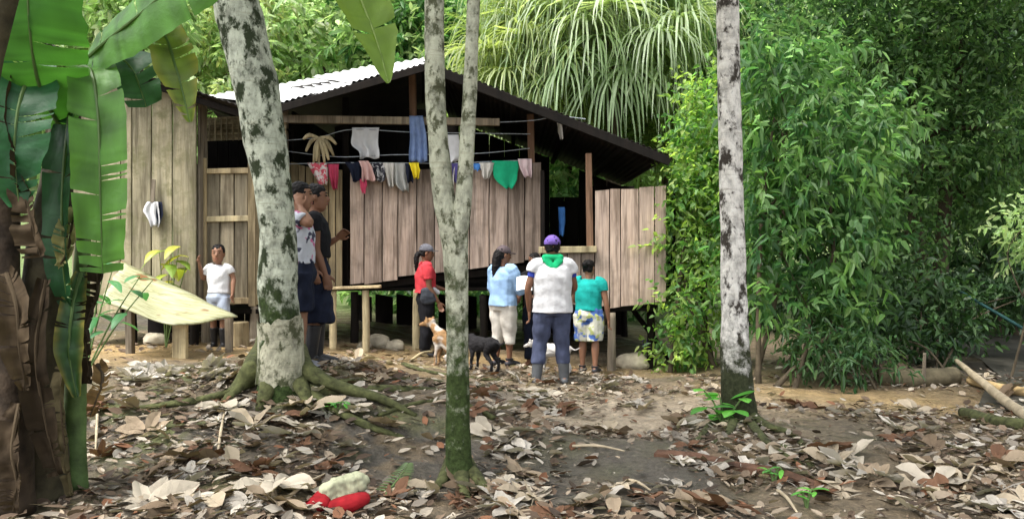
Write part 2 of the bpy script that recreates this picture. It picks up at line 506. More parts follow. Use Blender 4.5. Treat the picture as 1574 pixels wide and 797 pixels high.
def gp(px, py, lift=0.0):
    """ground point seen at a photograph pixel (marches along the line of sight)"""
    d = np.arange(3.5, 18.5, .02)
    x = (px - CX) / F * d; z = CAMZ - (py - HY) / F * d; h = ground(x, d)
    k = int(np.argmax(z <= h)) if (z <= h).any() else len(d) - 1
    return Vector((x[k], d[k], h[k] + lift))
# ------------------------------------------------------------------ ground sheet
def axis(a, b, lo, hi, fine, coarse_n):
    m = np.arange(lo, hi, fine)
    l_ = lo - np.geomspace(fine, lo - a, coarse_n)[::-1]; r_ = hi + np.geomspace(fine, b - hi, coarse_n)
    return np.concatenate([l_, m, r_])
gx = axis(-90, 90, -6.5, 7.5, .05, 26); gy = axis(-12, 130, 4.6, 13.5, .05, 26)
X, Y = np.meshgrid(gx, gy); Z = ground(X, Y)
nx, ny = len(gx), len(gy)
ii = (np.arange(ny - 1)[:, None] * nx + np.arange(nx - 1)[None]).ravel()
gf = np.stack([ii, ii + 1, ii + nx + 1, ii + nx], 1)
mud = np.array([.16, .125, .082]); wet = np.array([.085, .076, .062]); ochre = np.array([.38, .27, .13]); moss = np.array([.085, .095, .035]); pale = np.array([.42, .35, .26])
def gmask(cx_, cy_, sx, sy): return np.exp(-((X - cx_) / sx) ** 2 - ((Y - cy_) / sy) ** 2)
n1 = fbm(X * .9, Y * .9, 21, 4); n2 = fbm(X * 2.7, Y * 2.7, 33, 4); n3 = fbm(X * 9, Y * 9, 44, 3)
gcol = mud[None, None] * (.7 + .6 * n3)[..., None]
def lay(colr, m):
    global gcol
    m = np.clip(m, 0, 1)[..., None]; gcol = gcol * (1 - m) + colr * (.75 + .5 * n3)[..., None] * m
lay(wet, gmask(-1.2, 6.6, 2.6, .9) * (n2 > .35) * 1.1); lay(wet, (n1 - .52) * 6)
lay(moss, (n2 - .5) * 5 * (gmask(-1.5, 8, 2.5, 2.2) + gmask(-3.2, 6.8, 1.6, 1.3)))
lay(ochre, gmask(3.6, 9.6, 2.0, 1.1) * 1.3 * (.4 + n2)); lay(ochre * .9, gmask(-4, 10.8, 2.6, 1.3) * (.5 + n2)); lay(ochre * .8, gmask(0, 12.3, 3.5, .8) * (.3 + n2))
lay(pale, gmask(1.0, 8.8, 1.4, 1.3) * (.5 + n2)); lay(pale * .9, gmask(2.6, 9.2, 1.2, .6) * n2)
lay(np.array([.13, .18, .07]), np.clip((Y - 18) / 3, 0, 1))  # far ground lightened, carrying the brightness of the background
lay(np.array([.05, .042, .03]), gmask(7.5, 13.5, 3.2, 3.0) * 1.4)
gm = np_mesh(np.stack([X, Y, Z], -1).reshape(-1, 3), gf, gcol.reshape(-1, 3))
m, n, l, b = newmat('soil')
at = n.new('ShaderNodeAttribute'); at.attribute_name = 'Col'
tc = n.new('ShaderNodeTexCoord')
t1 = tnoise(n, l, tc.outputs['Object'], 26, 6, .7)
r1 = ramp(n, [(.3, (.45, .45, .45)), (.7, (1.35, 1.3, 1.25))]); l.new(t1.outputs[0], r1.inputs[0])
l.new(mixc(n, l, 1.0, at.outputs['Color'], r1.outputs[0], 'MULTIPLY'), b.inputs['Base Color'])
t2 = tnoise(n, l, tc.outputs['Object'], 2.5, 3)
r2 = ramp(n, [(.42, (.28, .28, .28)), (.62, (.9, .9, .9))]); l.new(t2.outputs[0], r2.inputs[0]); l.new(r2.outputs[0], b.inputs['Roughness'])
b.inputs['Specular IOR Level'].default_value = .3
bumpn(n, l, t1.outputs[0], b, .9, .03)
tag(put('ground', gm, m, smooth=True), kind='structure')

# ------------------------------------------------------------------ stream bed on the right
sv, sf = [], []
rows = [(8.9, 4.6, 7.2), (10.5, 5.6, 8.6), (12, 6.6, 10), (14, 7.4, 11.5), (17, 8.0, 13), (20, 8.6, 13.5)]
for j, (yy, x0, x1) in enumerate(rows):
    for k in range(9):
        xx = x0 + (x1 - x0) * k / 8 + .25 * mnoise.noise(Vector((j, k * .8, 0)))
        sv.append((xx, yy, gz(xx, yy) + .03))
for j in range(len(rows) - 1):
    for k in range(8): sf.append((j * 9 + k, j * 9 + k + 1, (j + 1) * 9 + k + 1, (j + 1) * 9 + k))
MWATER = m_plain('silty_water', (.045, .042, .034), .6, .5, 3, .5, .04, .2)
st_me = np_mesh(np.array(sv), sf)
bm = bmesh.new(); bm.from_mesh(st_me); bmesh.ops.subdivide_edges(bm, edges=bm.edges, cuts=3, use_grid_fill=True)
for v in bm.verts: v.co.z = gz(v.co.x, v.co.y) + .02 + .01 * mnoise.noise(v.co * 3)
tag(put('stream', bm_mesh(bm), MWATER, smooth=True), kind='structure')

# ------------------------------------------------------------------ wood
W_MAIN = m_wood('plank_rose_grey', (.19, .142, .118), (.45, .37, .32), gs=.5)
W_TAN = m_wood('plank_straw', (.22, .17, .095), (.44, .37, .24), gs=.45)
W_HUT = m_wood('plank_grey_green', (.22, .20, .13), (.45, .42, .31), stain=(.12, .11, .07), green=(.17, .17, .085), gs=.6)
W_DOOR = m_wood('plank_door_grey', (.18, .155, .11), (.36, .32, .24), gs=.5)
W_RED = m_wood('post_red_brown', (.085, .05, .032), (.19, .115, .075), gs=.4)
W_SHADE = m_wood('shade_dark_timber', (.004, .003, .0025), (.011, .008, .006), stain=(.003, .003, .002))  # near black: shade inside and under the house put into the colour
W_PALE = m_wood('pale_pole', (.30, .25, .15), (.52, .46, .30), gs=.5)
W_GREY = m_wood('grey_timber', (.14, .12, .095), (.32, .28, .22), gs=.5)

def planks(parent, edges, top, bot, d, mat, name='plank', th=.028, gap=.006, dj=.01, nrm=(0, -1, 0), tj=.025, bj=.025):
    """vertical boards between pixel columns in edges; top/bot: functions of px"""
    for i, (a, b_) in enumerate(zip(edges, edges[1:])):
        dd = d + random.uniform(-dj, dj)
        tz = random.uniform(-tj, tj); bz = random.uniform(-bj, bj)
        p00 = P(a, bot(a), dd); p10 = P(b_, bot(b_), dd); p11 = P(b_, top(b_), dd); p01 = P(a, top(a), dd)
        ex = Vector((gap, 0, 0))
        p00 += ex + Vector((0, 0, bz)); p10 += -ex + Vector((0, 0, bz + random.uniform(-.01, .01)))
        p01 += ex + Vector((0, 0, tz)); p11 += -ex + Vector((0, 0, tz + random.uniform(-.01, .01)))
        me = plank_mesh(p00, p10, p11, p01, th, nrm, seed=random.random() * 50)
        put(name, me, mat, parent, origin=(p00 + p10) / 2)

def lin(x0, y0, x1, y1): return lambda x: y0 + (y1 - y0) * (x - x0) / (x1 - x0)

def timber(name, p0, p1, w_, h_, mat, parent, up=(0, 1, 0)):
    p0, p1 = Vector(p0), Vector(p1)
    return put(name, beam(p0, p1, w_, h_, up), mat, parent, origin=p0)

def pole(name, p0, p1, r, mat, parent, seed=0):
    me = tube([p0, Vector(p0).lerp(Vector(p1), .5) + Vector((random.uniform(-.015, .015), 0, 0)), p1], [r * 1.06, r, r * .94], 9, 4, .12, seed)
    return put(name, me, mat, parent, origin=p0, smooth=True)

def sheet(c00, c10, c11, c01, pitch=.085, amp=.012, th=.004, nseg=4):
    """corrugated sheet: c00-c10 across the ridges, c00-c01 along them"""
    c = [Vector(v) for v in (c00, c10, c11, c01)]
    wd = (c[1] - c[0]).length; nu = int(wd / pitch * 6); nrm = (c[1] - c[0]).cross(c[3] - c[0]).normalized()
    if nrm.z < 0: nrm = -nrm
    V, Fs = [], []
    for lay_ in (0, 1):
        for j in range(nseg + 1):
            for i in range(nu + 1):
                u, v = i / nu, j / nseg
                q = c[0].lerp(c[1], u).lerp(c[3].lerp(c[2], u), v)
                q = q + nrm * (amp * math.cos(u * wd / pitch * 2 * math.pi) - lay_ * th + .01 * mnoise.noise(q * 1.5))
                V.append(tuple(q))
    W_ = nu + 1; K = W_ * (nseg + 1)
    for j in range(nseg):
        for i in range(nu):
            a = j * W_ + i; Fs.append((a, a + 1, a + W_ + 1, a + W_)); a += K; Fs.append((a, a + W_, a + W_ + 1, a + 1))
    for i in range(nu):
        Fs.append((i, K + i, K + i + 1, i + 1)); a = nseg * W_ + i; Fs.append((a, a + 1, K + a + 1, K + a))
    for j in range(nseg):
        a = j * W_; Fs.append((a, a + W_, K + a + W_, K + a)); a += nu; Fs.append((a, K + a, K + a + W_, a + W_))
    me = np_mesh(np.array(V), Fs); me.polygons.foreach_set('use_smooth', [True] * len(Fs)); return me

m, n, l, b = newmat('zinc_roof')
tc = n.new('ShaderNodeTexCoord'); t1 = tnoise(n, l, tc.outputs['Object'], 3, 5, .6)
r1 = ramp(n, [(.35, (.50, .50, .50)), (.6, (.74, .74, .73)), (.8, (.55, .50, .44))]); l.new(t1.outputs[0], r1.inputs[0])
l.new(r1.outputs[0], b.inputs['Base Color']); b.inputs['Metallic'].default_value = .25; b.inputs['Roughness'].default_value = .45
ZINC = m
m, n, l, b = newmat('shade_dark_roof')  # black of the shaded roof underside put into the sheet colour
tc = n.new('ShaderNodeTexCoord'); t1 = tnoise(n, l, tc.outputs['Object'], 4, 5, .6)
r1 = ramp(n, [(.35, (.010, .008, .007)), (.6, (.022, .017, .013)), (.8, (.04, .028, .018))]); l.new(t1.outputs[0], r1.inputs[0])
l.new(r1.outputs[0], b.inputs['Base Color']); b.inputs['Roughness'].default_value = .8
ROOFD = m

# ------------------------------------------------------------------ the stilt house
HD = 13.0
house = empty('stilt_house', P(700, 548, HD), 'raised plank house on stilts with open gable and white metal roof', 'house')
top_m = lin(540, 264, 832, 249); bot_m = lin(540, 437, 832, 397)
fw = empty('front_wall', (0, 0, 0)); fw.parent = house
planks(fw, [538, 560, 588, 612, 641, 668, 697, 722, 752, 781, 806, 832], top_m, bot_m, HD, W_MAIN)
lw = empty('straw_coloured_wall', (0, 0, 0)); lw.parent = house
planks(lw, [434, 447, 459, 470, 482, 493, 505, 516, 527], lin(434, 250, 527, 262), lin(434, 444, 527, 444), 13.12, W_TAN)
rw = empty('right_wall', (0, 0, 0)); rw.parent = house
RD = 12.35
planks(rw, [914, 937, 954, 982, 1006, 1024], lin(914, 291, 1006, 286), lin(914, 474, 1006, 463), RD, W_MAIN)
planks(rw, [833, 852, 872, 893, 914], lin(833, 389, 914, 388), (lambda x: 408 if x < 840 else 432 if x < 860 else 468 if x < 900 else 474), RD + .02, W_MAIN, tj=.0, bj=.01)
timber('window_sill', P(828, 384, RD - .06), P(917, 383, RD - .06), .09, .09, W_PALE, house)
timber('window_post', P(907, 384, RD + .01), P(905, 236, RD + .01), .085, .085, W_RED, house)
timber('window_post', P(834, 384, RD + .35), P(834, 262, RD + .35), .06, .06, W_SHADE, house)
timber('tie_beam', P(432, 183, HD - .12), P(768, 188, HD - .12), .11, .10, W_GREY, house)
timber('king_post', P(637, 255, HD), P(634, 112, HD), .10, .11, W_RED, house)
timber('wall_post', P(817, 256, HD + .06), P(815, 176, HD + .06), .10, .10, W_RED, house)
timber('wall_post', P(532, 446, 13.3), P(532, 150, 13.3), .09, .09, W_SHADE, house)
timber('wall_post', P(440, 446, 13.3), P(437, 160, 13.3), .09, .09, W_GREY, house)
# floor joists and boards
timber('floor_joist', P(540, 441, HD + .12), P(835, 409, HD + .12), .1, .09, W_SHADE, house)
FZ, AZ = 1.13, .80
bm = bmesh.new(); add_box(bm, (-1.25, 15.1, FZ - .1), (4.1, 3.9, .05)); put('floor', bm_mesh(bm), W_SHADE, house)
bm = bmesh.new(); add_box(bm, (1.55, 14.9, AZ - .02), (1.45, 5.0, .05)); put('annex_floor', bm_mesh(bm), W_SHADE, house)
# back and side walls, interior shade put into their colour
RZ = lambda x: P(652, 93, 12.2).z + (P(1030, 240, 12.2).z - P(652, 93, 12.2).z) * (x - P(652, 0, 12.2).x) / (P(1030, 0, 12.2).x - P(652, 0, 12.2).x) - .10
def dark_wall(x0, x1, y_, z0, z1, n_, slope=False):
    for i in range(n_):
        xa = x0 + (x1 - x0) * i / n_; xb = x0 + (x1 - x0) * (i + 1) / n_
        za, zb = (RZ(xa), RZ(xb)) if slope else (z1, z1)
        me = plank_mesh((xa + .004, y_, z0), (xb - .004, y_, z0), (xb - .004, y_, zb), (xa + .004, y_, za), .03, (0, -1, 0), seed=i)
        put('plank', me, W_SHADE, bw, origin=((xa + xb) / 2, y_, z0))
bw = empty('back_wall', (0, 0, 0)); bw.parent = house
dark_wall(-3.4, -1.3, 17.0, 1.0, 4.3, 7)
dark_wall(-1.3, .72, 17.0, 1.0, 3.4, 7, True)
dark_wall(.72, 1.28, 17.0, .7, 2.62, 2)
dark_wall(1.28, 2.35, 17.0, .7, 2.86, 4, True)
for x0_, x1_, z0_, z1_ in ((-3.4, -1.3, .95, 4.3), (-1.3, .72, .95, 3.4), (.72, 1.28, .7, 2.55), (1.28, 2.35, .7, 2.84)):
    bm = bmesh.new(); add_box(bm, ((x0_ + x1_) / 2, 17.04, (z0_ + z1_) / 2), (x1_ - x0_ - .004, .03, z1_ - z0_)); put('light_block_board', bm_mesh(bm), W_SHADE, bw)  # solid sheet added to shut out light between the planks
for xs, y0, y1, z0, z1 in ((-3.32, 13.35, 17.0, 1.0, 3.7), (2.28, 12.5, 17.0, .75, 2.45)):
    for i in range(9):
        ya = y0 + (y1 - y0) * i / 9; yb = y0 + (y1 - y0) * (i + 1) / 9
        put('plank', plank_mesh((xs, ya + .004, z0), (xs, yb - .004, z0), (xs, yb - .004, z1), (xs, ya + .004, z1), .03, (1, 0, 0), seed=i + 20), W_SHADE, bw, origin=(xs, (ya + yb) / 2, z0))
# stilts
for px, py, d, tz, mt in ((641, 430, 12.85, 1.1, W_PALE), (940, 474, 12.3, .8, W_GREY), (742, 420, 13.2, 1.0, W_SHADE), (822, 410, 13.3, 1.0, W_SHADE), (1000, 470, 12.6, .8, W_SHADE),
                          (545, 440, 13.2, 1.05, W_SHADE), (700, 430, 16.6, 1.05, W_SHADE), (560, 430, 16.6, 1.05, W_SHADE), (960, 430, 16.6, .78, W_SHADE), (850, 430, 16.6, .78, W_SHADE)):
    q = P(px, py, d); pole('stilt', (q.x, d, gz(q.x, d) - .08), (q.x, d, tz - .06 + .0 * px), .06, mt, house, px)
# slanting brace under the right end
pole('brace', (2.35, 12.9, gz(2.35, 12.9) - .03), (1.75, 13.1, .78), .04, W_SHADE, house, 3)
# boards added at the far side to keep the space under the floor dark
uw = empty('shade_boards', (0, 0, 0)); uw.parent = house
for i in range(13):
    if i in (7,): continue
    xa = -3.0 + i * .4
    put('plank', plank_mesh((xa, 16.9, gz(xa, 16.9) - .05), (xa + .33, 16.9, gz(xa, 16.9) - .05), (xa + .33, 16.9, .72), (xa, 16.9, .78), .03, (0, -1, 0), seed=i + 60), W_SHADE, uw, origin=(xa, 16.9, 0))
# roof: left slope of zinc sheets, right slope dark
A0, B0 = P(652, 97, 12.2), P(428, 161, 12.2)
A1, B1 = P(648, 89, 15.2), P(318, 150, 15.2)
lr = empty('left_roof', (0, 0, 0)); lr.parent = house
N = 4
for i in range(N):
    t0, t1_ = i / N - .01, (i + 1) / N + .01
    lift = Vector((0, 0, .028 * (i % 2)))
    put('roof_sheet', sheet(A0.lerp(B0, t0) + lift, A0.lerp(B0, t1_) + lift, A1.lerp(B1, t1_) + lift, A1.lerp(B1, t0) + lift), ZINC, lr)
bm = bmesh.new()
dz = Vector((0, 0, -.05))
V_ = [bm.verts.new(v + dz) for v in (A0, B0, B1, A1)] + [bm.verts.new(v + dz * 1.6) for v in (A0, B0, B1, A1)]
for q in ((0, 1, 2, 3), (4, 7, 6, 5), (0, 4, 5, 1), (1, 5, 6, 2), (2, 6, 7, 3), (3, 7, 4, 0)): bm.faces.new([V_[k] for k in q])
put('roof_lining', bm_mesh(bm), W_SHADE, lr)
ridge0 = P(652, 93, 12.2); eave0 = P(1030, 240, 12.2)
rr = empty('right_roof', (0, 0, 0)); rr.parent = house
for i in range(6):
    t0, t1_ = i / 6 - .01, (i + 1) / 6 + .01
    y0, y1 = 12.2, 17.6; lift = Vector((0, 0, .012 * (i % 2)))
    a = ridge0.lerp(eave0, t0) + lift; b_ = ridge0.lerp(eave0, t1_) + lift; q = Vector((0, y1 - y0, 0))
    put('roof_sheet', sheet(a, b_, b_ + q, a + q, amp=.01), ROOFD, rr)
timber('barge_board', ridge0 + Vector((0, -.03, -.08)), eave0 + Vector((0, -.03, -.08)), .03, .12, W_SHADE, rr, up=(0, 0, 1))
timber('barge_board', A0 + Vector((0, -.03, -.07)), B0 + Vector((0, -.03, -.07)), .03, .10, W_SHADE, lr, up=(0, 0, 1))
for i in range(4):
    t = (i + .6) / 4.4; q = ridge0.lerp(eave0, t) + Vector((0, .05, -.1))
    timber('purlin', q, q + Vector((0, 5.2, 0)), .07, .07, W_SHADE, rr, up=(0, 0, 1))
# gable infill between the two slopes at the ridge
bm = bmesh.new()
f0 = [A0 + Vector((0, .1, -.05)), A1 + Vector((0, 0, -.05)), Vector((A1.x, A1.y, ridge0.z - .1)), ridge0 + Vector((0, .1, -.1))]
V_ = [bm.verts.new(v) for v in f0] + [bm.verts.new(v + Vector((.03, 0, 0))) for v in f0]
for q in ((0, 1, 2, 3), (4, 7, 6, 5), (0, 4, 5, 1), (1, 5, 6, 2), (2, 6, 7, 3), (3, 7, 4, 0)): bm.faces.new([V_[k] for k in q])
put('ridge_board', bm_mesh(bm), W_SHADE, lr)
bm = bmesh.new()  # rear roof over the back room
f0 = [A1, B1, B1 + Vector((0, 3, -.9)), A1 + Vector((0, 3, -.6))]
V_ = [bm.verts.new(v + Vector((0, .02, -.06))) for v in f0] + [bm.verts.new(v + Vector((0, .02, -.1))) for v in f0]
for q in ((0, 1, 2, 3), (4, 7, 6, 5), (0, 4, 5, 1), (1, 5, 6, 2), (2, 6, 7, 3), (3, 7, 4, 0)): bm.faces.new([V_[k] for k in q])
put('rear_roof', bm_mesh(bm), ROOFD, lr)

# ------------------------------------------------------------------ the grey-green hut with its door
hut = empty('plank_hut', P(240, 500, 11.4), 'grey green plank hut with a framed board door on its right', 'hut')
hw_ = empty('front_wall', (0, 0, 0)); hw_.parent = hut
planks(hw_, [112, 150, 187, 204, 234, 266, 303], lin(170, 118, 303, 140), lin(170, 478, 303, 470), 11.4, W_HUT, th=.03)
def side_planks(x_, y0, y1, z0, z1, mat, par, n_):
    for i in range(n_):
        ya = y0 + (y1 - y0) * i / n_; yb = y0 + (y1 - y0) * (i + 1) / n_
        put('plank', plank_mesh((x_, ya + .004, z0), (x_, yb - .004, z0), (x_, yb - .004, z1), (x_, ya + .004, z1), .03, (1, 0, 0), seed=i + 90), mat, par, origin=(x_, (ya + yb) / 2, z0))
side_planks(P(303, 0, 11.4).x - .01, 11.44, 11.72, .85, 3.6, W_GREY, hw_, 2)
side_planks(P(112, 0, 11.4).x, 11.44, 14.4, .75, 3.7, W_GREY, hw_, 9)
side_planks(P(434, 0, 13.2).x, 11.8, 14.4, .75, 3.2, W_SHADE, hw_, 5)
# doorway wall
dr = empty('door', (0, 0, 0)); dr.parent = hut
planks(dr, [316, 339, 361, 382], lin(316, 262, 382, 262), lin(316, 466, 382, 466), 11.66, W_DOOR, tj=.01, bj=.01)
timber('door_stile', P(313, 470, 11.60), P(312, 243, 11.60), .085, .05, W_TAN, dr)
timber('door_stile', P(388, 470, 11.60), P(387, 250, 11.60), .09, .05, W_TAN, dr)
timber('door_rail', P(318, 263, 11.61), P(383, 262, 11.61), .07, .05, W_TAN, dr)
timber('door_rail', P(318, 337, 11.61), P(383, 335, 11.61), .075, .05, W_PALE, dr)
timber('door_rail', P(318, 463, 11.61), P(383, 462, 11.61), .08, .05, W_TAN, dr)
planks(hw_, [393, 407, 420, 433], lin(393, 256, 433, 256), lin(393, 466, 433, 466), 11.72, W_TAN)
planks(hw_, [296, 308], lin(296, 250, 308, 250), lin(296, 470, 308, 470), 11.6, W_HUT)
for i in range(10):
    xa = -4.9 + i * .17; put('plank', plank_mesh((xa, 14.3, .8), (xa + .165, 14.3, .8), (xa + .165, 14.3, 3.7), (xa, 14.3, 3.7), .03, (0, -1, 0), seed=i + 120), W_SHADE, hw_, origin=(xa, 14.3, .8))
# woven strip above the gap
for i in range(9):
    a = P(318, 183 + i * 4, 12.9); b_ = P(440, 176 + i * 4.2, 12.9)
    a.y += .012 * (i % 2); put('woven_strip', beam(a, b_, .012, .034, (0, 0, 1), .002), W_PALE, hut, origin=a)
for i in range(13):
    a = P(322 + i * 9, 180, 12.88); b_ = P(322 + i * 9, 216, 12.88)
    put('woven_strip', beam(a, b_, .02, .01, (0, 1, 0), .002), W_PALE, hut, origin=a)
# stilts below the hut
for px in (392, 318): q = P(px, 0, 11.75); pole('stilt', (q.x, 11.75, gz(q.x, 11.75) - .05), (q.x, 11.75, .86), .06, W_GREY, hut, px)
for px in (120, 200, 296): q = P(px, 0, 11.45); pole('stilt', (q.x, 11.5, gz(q.x, 11.5) - .05), (q.x, 11.5, .9), .06, W_SHADE, hut, px)
bm = bmesh.new(); add_box(bm, (-4.4, 12.95, .8), (2.7, 2.5, .06)); put('floor', bm_mesh(bm), W_SHADE, hut)
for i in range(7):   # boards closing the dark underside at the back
    xa = -5.7 + i * .38; put('plank', plank_mesh((xa, 13.9, gz(xa, 13.9) - .05), (xa + .37, 13.9, gz(xa, 13.9) - .05), (xa + .37, 13.9, .8), (xa, 13.9, .8), .03, (0, -1, 0), seed=i), W_SHADE, hw_, origin=(xa, 13.9, .3))
# roof
hr = empty('roof', (0, 0, 0)); hr.parent = hut
h0, h1 = P(60, 62, 10.9), P(378, 166, 10.9 + .2)
for i in range(4):
    t0, t1_ = i / 4 - .01, (i + 1) / 4 + .01; q = Vector((0, 3.7, 0)); lift = Vector((0, 0, .01 * (i % 2)))
    a = h0.lerp(h1, t0) + lift; b_ = h0.lerp(h1, t1_) + lift
    put('roof_sheet', sheet(a, b_, b_ + q, a + q, amp=.01), ROOFD, hr)
timber('rafter', h0 + Vector((0, .12, -.09)), h1 + Vector((0, .12, -.09)), .06, .08, W_SHADE, hr, up=(0, 0, 1))

# ------------------------------------------------------------------ bench, table, stump, stones
bn = empty('plank_bench', gp(562, 532), 'rustic plank bench on pole legs under the house wall', 'bench')
for k in range(3):
    y_ = 12.15 + .17 * k; put('seat_plank', beam(P(505, 443, y_), P(585, 440, y_), .15, .035), W_TAN, bn, origin=P(505, 443, y_))
for px, y_ in ((562, 12.2), (562, 12.5), (512, 12.2), (512, 12.5)):
    q = P(px, 446, y_); pole('leg', (q.x, y_, gz(q.x, y_) - .04), (q.x, y_, q.z + .0), .05, W_PALE, bn, px)

tb = empty('sloping_table', gp(275, 536), 'pale sagging sheet on short posts beside the hut', 'table')
g = 14; V, Fs = [], []
c4 = [P(158, 462, 9.75), P(264, 499, 9.75), P(364, 486, 10.5), P(186, 402, 11.0)]
for j in range(g + 1):
    for i in range(g + 1):
        u, v = i / g, j / g
        q = c4[0].lerp(c4[1], u).lerp(c4[3].lerp(c4[2], u), v)
        q.z += -.07 * math.sin(math.pi * u) * math.sin(math.pi * v) + .015 * mnoise.noise(q * 2.2) + .010 * math.sin(v * 7 + u * 2); q.x += .05 * mnoise.noise(q * 3 + Vector((5, 0, 0))); V.append(q)
K = len(V); V += [q - Vector((0, 0, .018)) for q in V]; W_ = g + 1
for j in range(g):
    for i in range(g):
        a = j * W_ + i; Fs.append((a, a + 1, a + W_ + 1, a + W_)); Fs.append((K + a, K + a + W_, K + a + W_ + 1, K + a + 1))
for i in range(g):
    Fs.append((i, K + i, K + i + 1, i + 1)); a = g * W_ + i; Fs.append((a, a + 1, K + a + 1, K + a))
    a = i * W_; Fs.append((a, a + W_, K + a + W_, K + a)); a += g; Fs.append((a, K + a, K + a + W_, a + W_))
m, n, l, b = newmat('pale_sheet')
tc = n.new('ShaderNodeTexCoord'); t1 = tnoise(n, l, tc.outputs['Object'], 2.2, 5, .6)
mp = n.new('ShaderNodeMapping'); mp.inputs['Rotation'].default_value = (0, 0, R(-25)); mp.inputs['Scale'].default_value = (.6, 7, 4); l.new(tc.outputs['Object'], mp.inputs[0])
t3 = tnoise(n, l, mp.outputs[0], 4, 4, .6)
r1 = ramp(n, [(.3, (.15, .145, .06)), (.48, (.31, .31, .17)), (.75, (.41, .42, .29))]); l.new(t3.outputs[0], r1.inputs[0])
t2 = tnoise(n, l, tc.outputs['Object'], 3.6, 2, .4); r2 = ramp(n, [(.64, (0, 0, 0)), (.69, (1, 1, 1))]); l.new(t2.outputs[0], r2.inputs[0])
l.new(mixc(n, l, r2.outputs[0], r1.outputs[0], (.16, .07, .02)), b.inputs['Base Color']); b.inputs['Roughness'].default_value = .6
bumpn(n, l, t1.outputs[0], b, .3, .02)
put('table_top', np_mesh(np.array([tuple(v) for v in V]), Fs), m, tb, smooth=True)
for px, y_, ht in ((277, 10.0, 494), (200, 10.4, 465), (352, 10.75, 480), (200, 11.05, 420)):
    q = P(px, ht, y_); bm = bmesh.new(); z0 = gz(q.x, y_) - .05
    add_box(bm, (q.x, y_, (z0 + q.z) / 2), (.15 if px == 277 else .08, .09, q.z - z0), None, .008, .008)
    put('leg', bm_mesh(bm), W_PALE if px == 277 else W_GREY, tb, origin=(q.x, y_, z0))

def stump(px, py0, py1, d, rpx, label):
    a = P(px, py1, d); a.z = gz(a.x, d) - .03; b_ = P(px, py0, d); r = rpx / F * d
    bm = bmesh.new(); add_loft(bm, [a, a.lerp(b_, .5), b_ - Vector((0, 0, .012)), b_], [r * 1.08, r, r, r * .95], seg=16, rough=.08)
    return tag(put('stump_seat', bm_mesh(bm), W_TAN, origin=a), label, 'stump')
stump(366, 494, 530, 11.2, 16, 'short sawn log stump beside the boy')

def rock(name, c, size, seed, mat):
    bm = bmesh.new(); bmesh.ops.create_icosphere(bm, subdivisions=3, radius=1)
    for v in bm.verts:
        v.co *= 1 + .28 * mnoise.noise(v.co * 1.3 + Vector((seed, 0, 0))) + .08 * mnoise.noise(v.co * 4 + Vector((seed, 0, 0)))
        v.co = Vector((v.co.x * size[0], v.co.y * size[1], v.co.z * size[2]))
    bm.transform(Matrix.Translation(c)); return put(name, bm_mesh(bm), mat, origin=c, smooth=True)
M_ROCK = m_plain('river_stone', (.36, .32, .24), .85, .3, 8, .5, .02)
for i, (px, py, s, lab) in enumerate(((582, 524, .2, 'large pale stone under the house floor beside the bench'), (607, 528, .15, 'rounded tan stone left of the leaning pale stilt'), (240, 520, .16, 'lone rounded stone in the shade under the sloping table'),
                                       (560, 527, .11, 'small stone at the foot of the bench leg'), (975, 558, .26, 'flat dark boulder under the right end of the house'))):
    q = gp(px, py + 8); tag(rock('stone', q + Vector((0, 0, s * .3)), (s, s * .8, s * .6), i * 3.1, M_ROCK), lab, 'stone')
# ------------------------------------------------------------------ the three near trunks
def trunk_pts(lst, d, dd=0.0):
    p = [P(x, y, d + dd * k) for k, (x, y, r) in enumerate(lst)]; return p, [r / F * d for (_, _, r) in lst]

M_BARK1 = m_bark('mossy_pale_bark', (.47, .50, .40), (.03, .04, .02), (.035, .055, .016), .6, 2.1, 5.2, .515)
M_BARK2 = m_bark('grey_mottled_bark', (.41, .42, .32), (.08, .085, .05), (.04, .06, .018), .3, 2.5, 8, .54)
M_BARK3 = m_bark('white_blotched_bark', (.72, .69, .63), (.05, .042, .034), (.04, .045, .022), .3, 1.4, 5.6, .545)
M_MOSS = m_plain('mossy_root', (.06, .065, .025), .95, .6, 16, .8, .02)
M_ROOT = m_plain('bare_root', (.19, .16, .085), .9, .45, 16, .7, .015)
LEAFB = m_leafc('broad_leaf', .35, .42, .4)

def root_mesh(pts_px, r0, r1, lift=.02, seed=0):
    pts = []
    for k, (px, py) in enumerate(pts_px):
        q = gp(px, py); t = k / (len(pts_px) - 1); pts.append(q + Vector((0, 0, lift * (1 - t) - (r0 * (1 - t) + r1 * t) * .1)))
    rad = [r0 + (r1 - r0) * k / (len(pts) - 1) for k in range(len(pts))]
    p, r = smooth_path(pts, rad, 5)
    for q, rr_ in zip(p[3:], r[3:]): q.z = max(q.z, gz(q.x, q.y) - rr_ * .35)
    bm = bmesh.new(); add_loft(bm, p, [(q * 1.25, q * .85) for q in r], side=(.3, 1, 0) if abs((p[-1] - p[0]).x) > abs((p[-1] - p[0]).y) else (1, .2, 0), seg=10, rough=.24, seed=seed); return bm_mesh(bm)

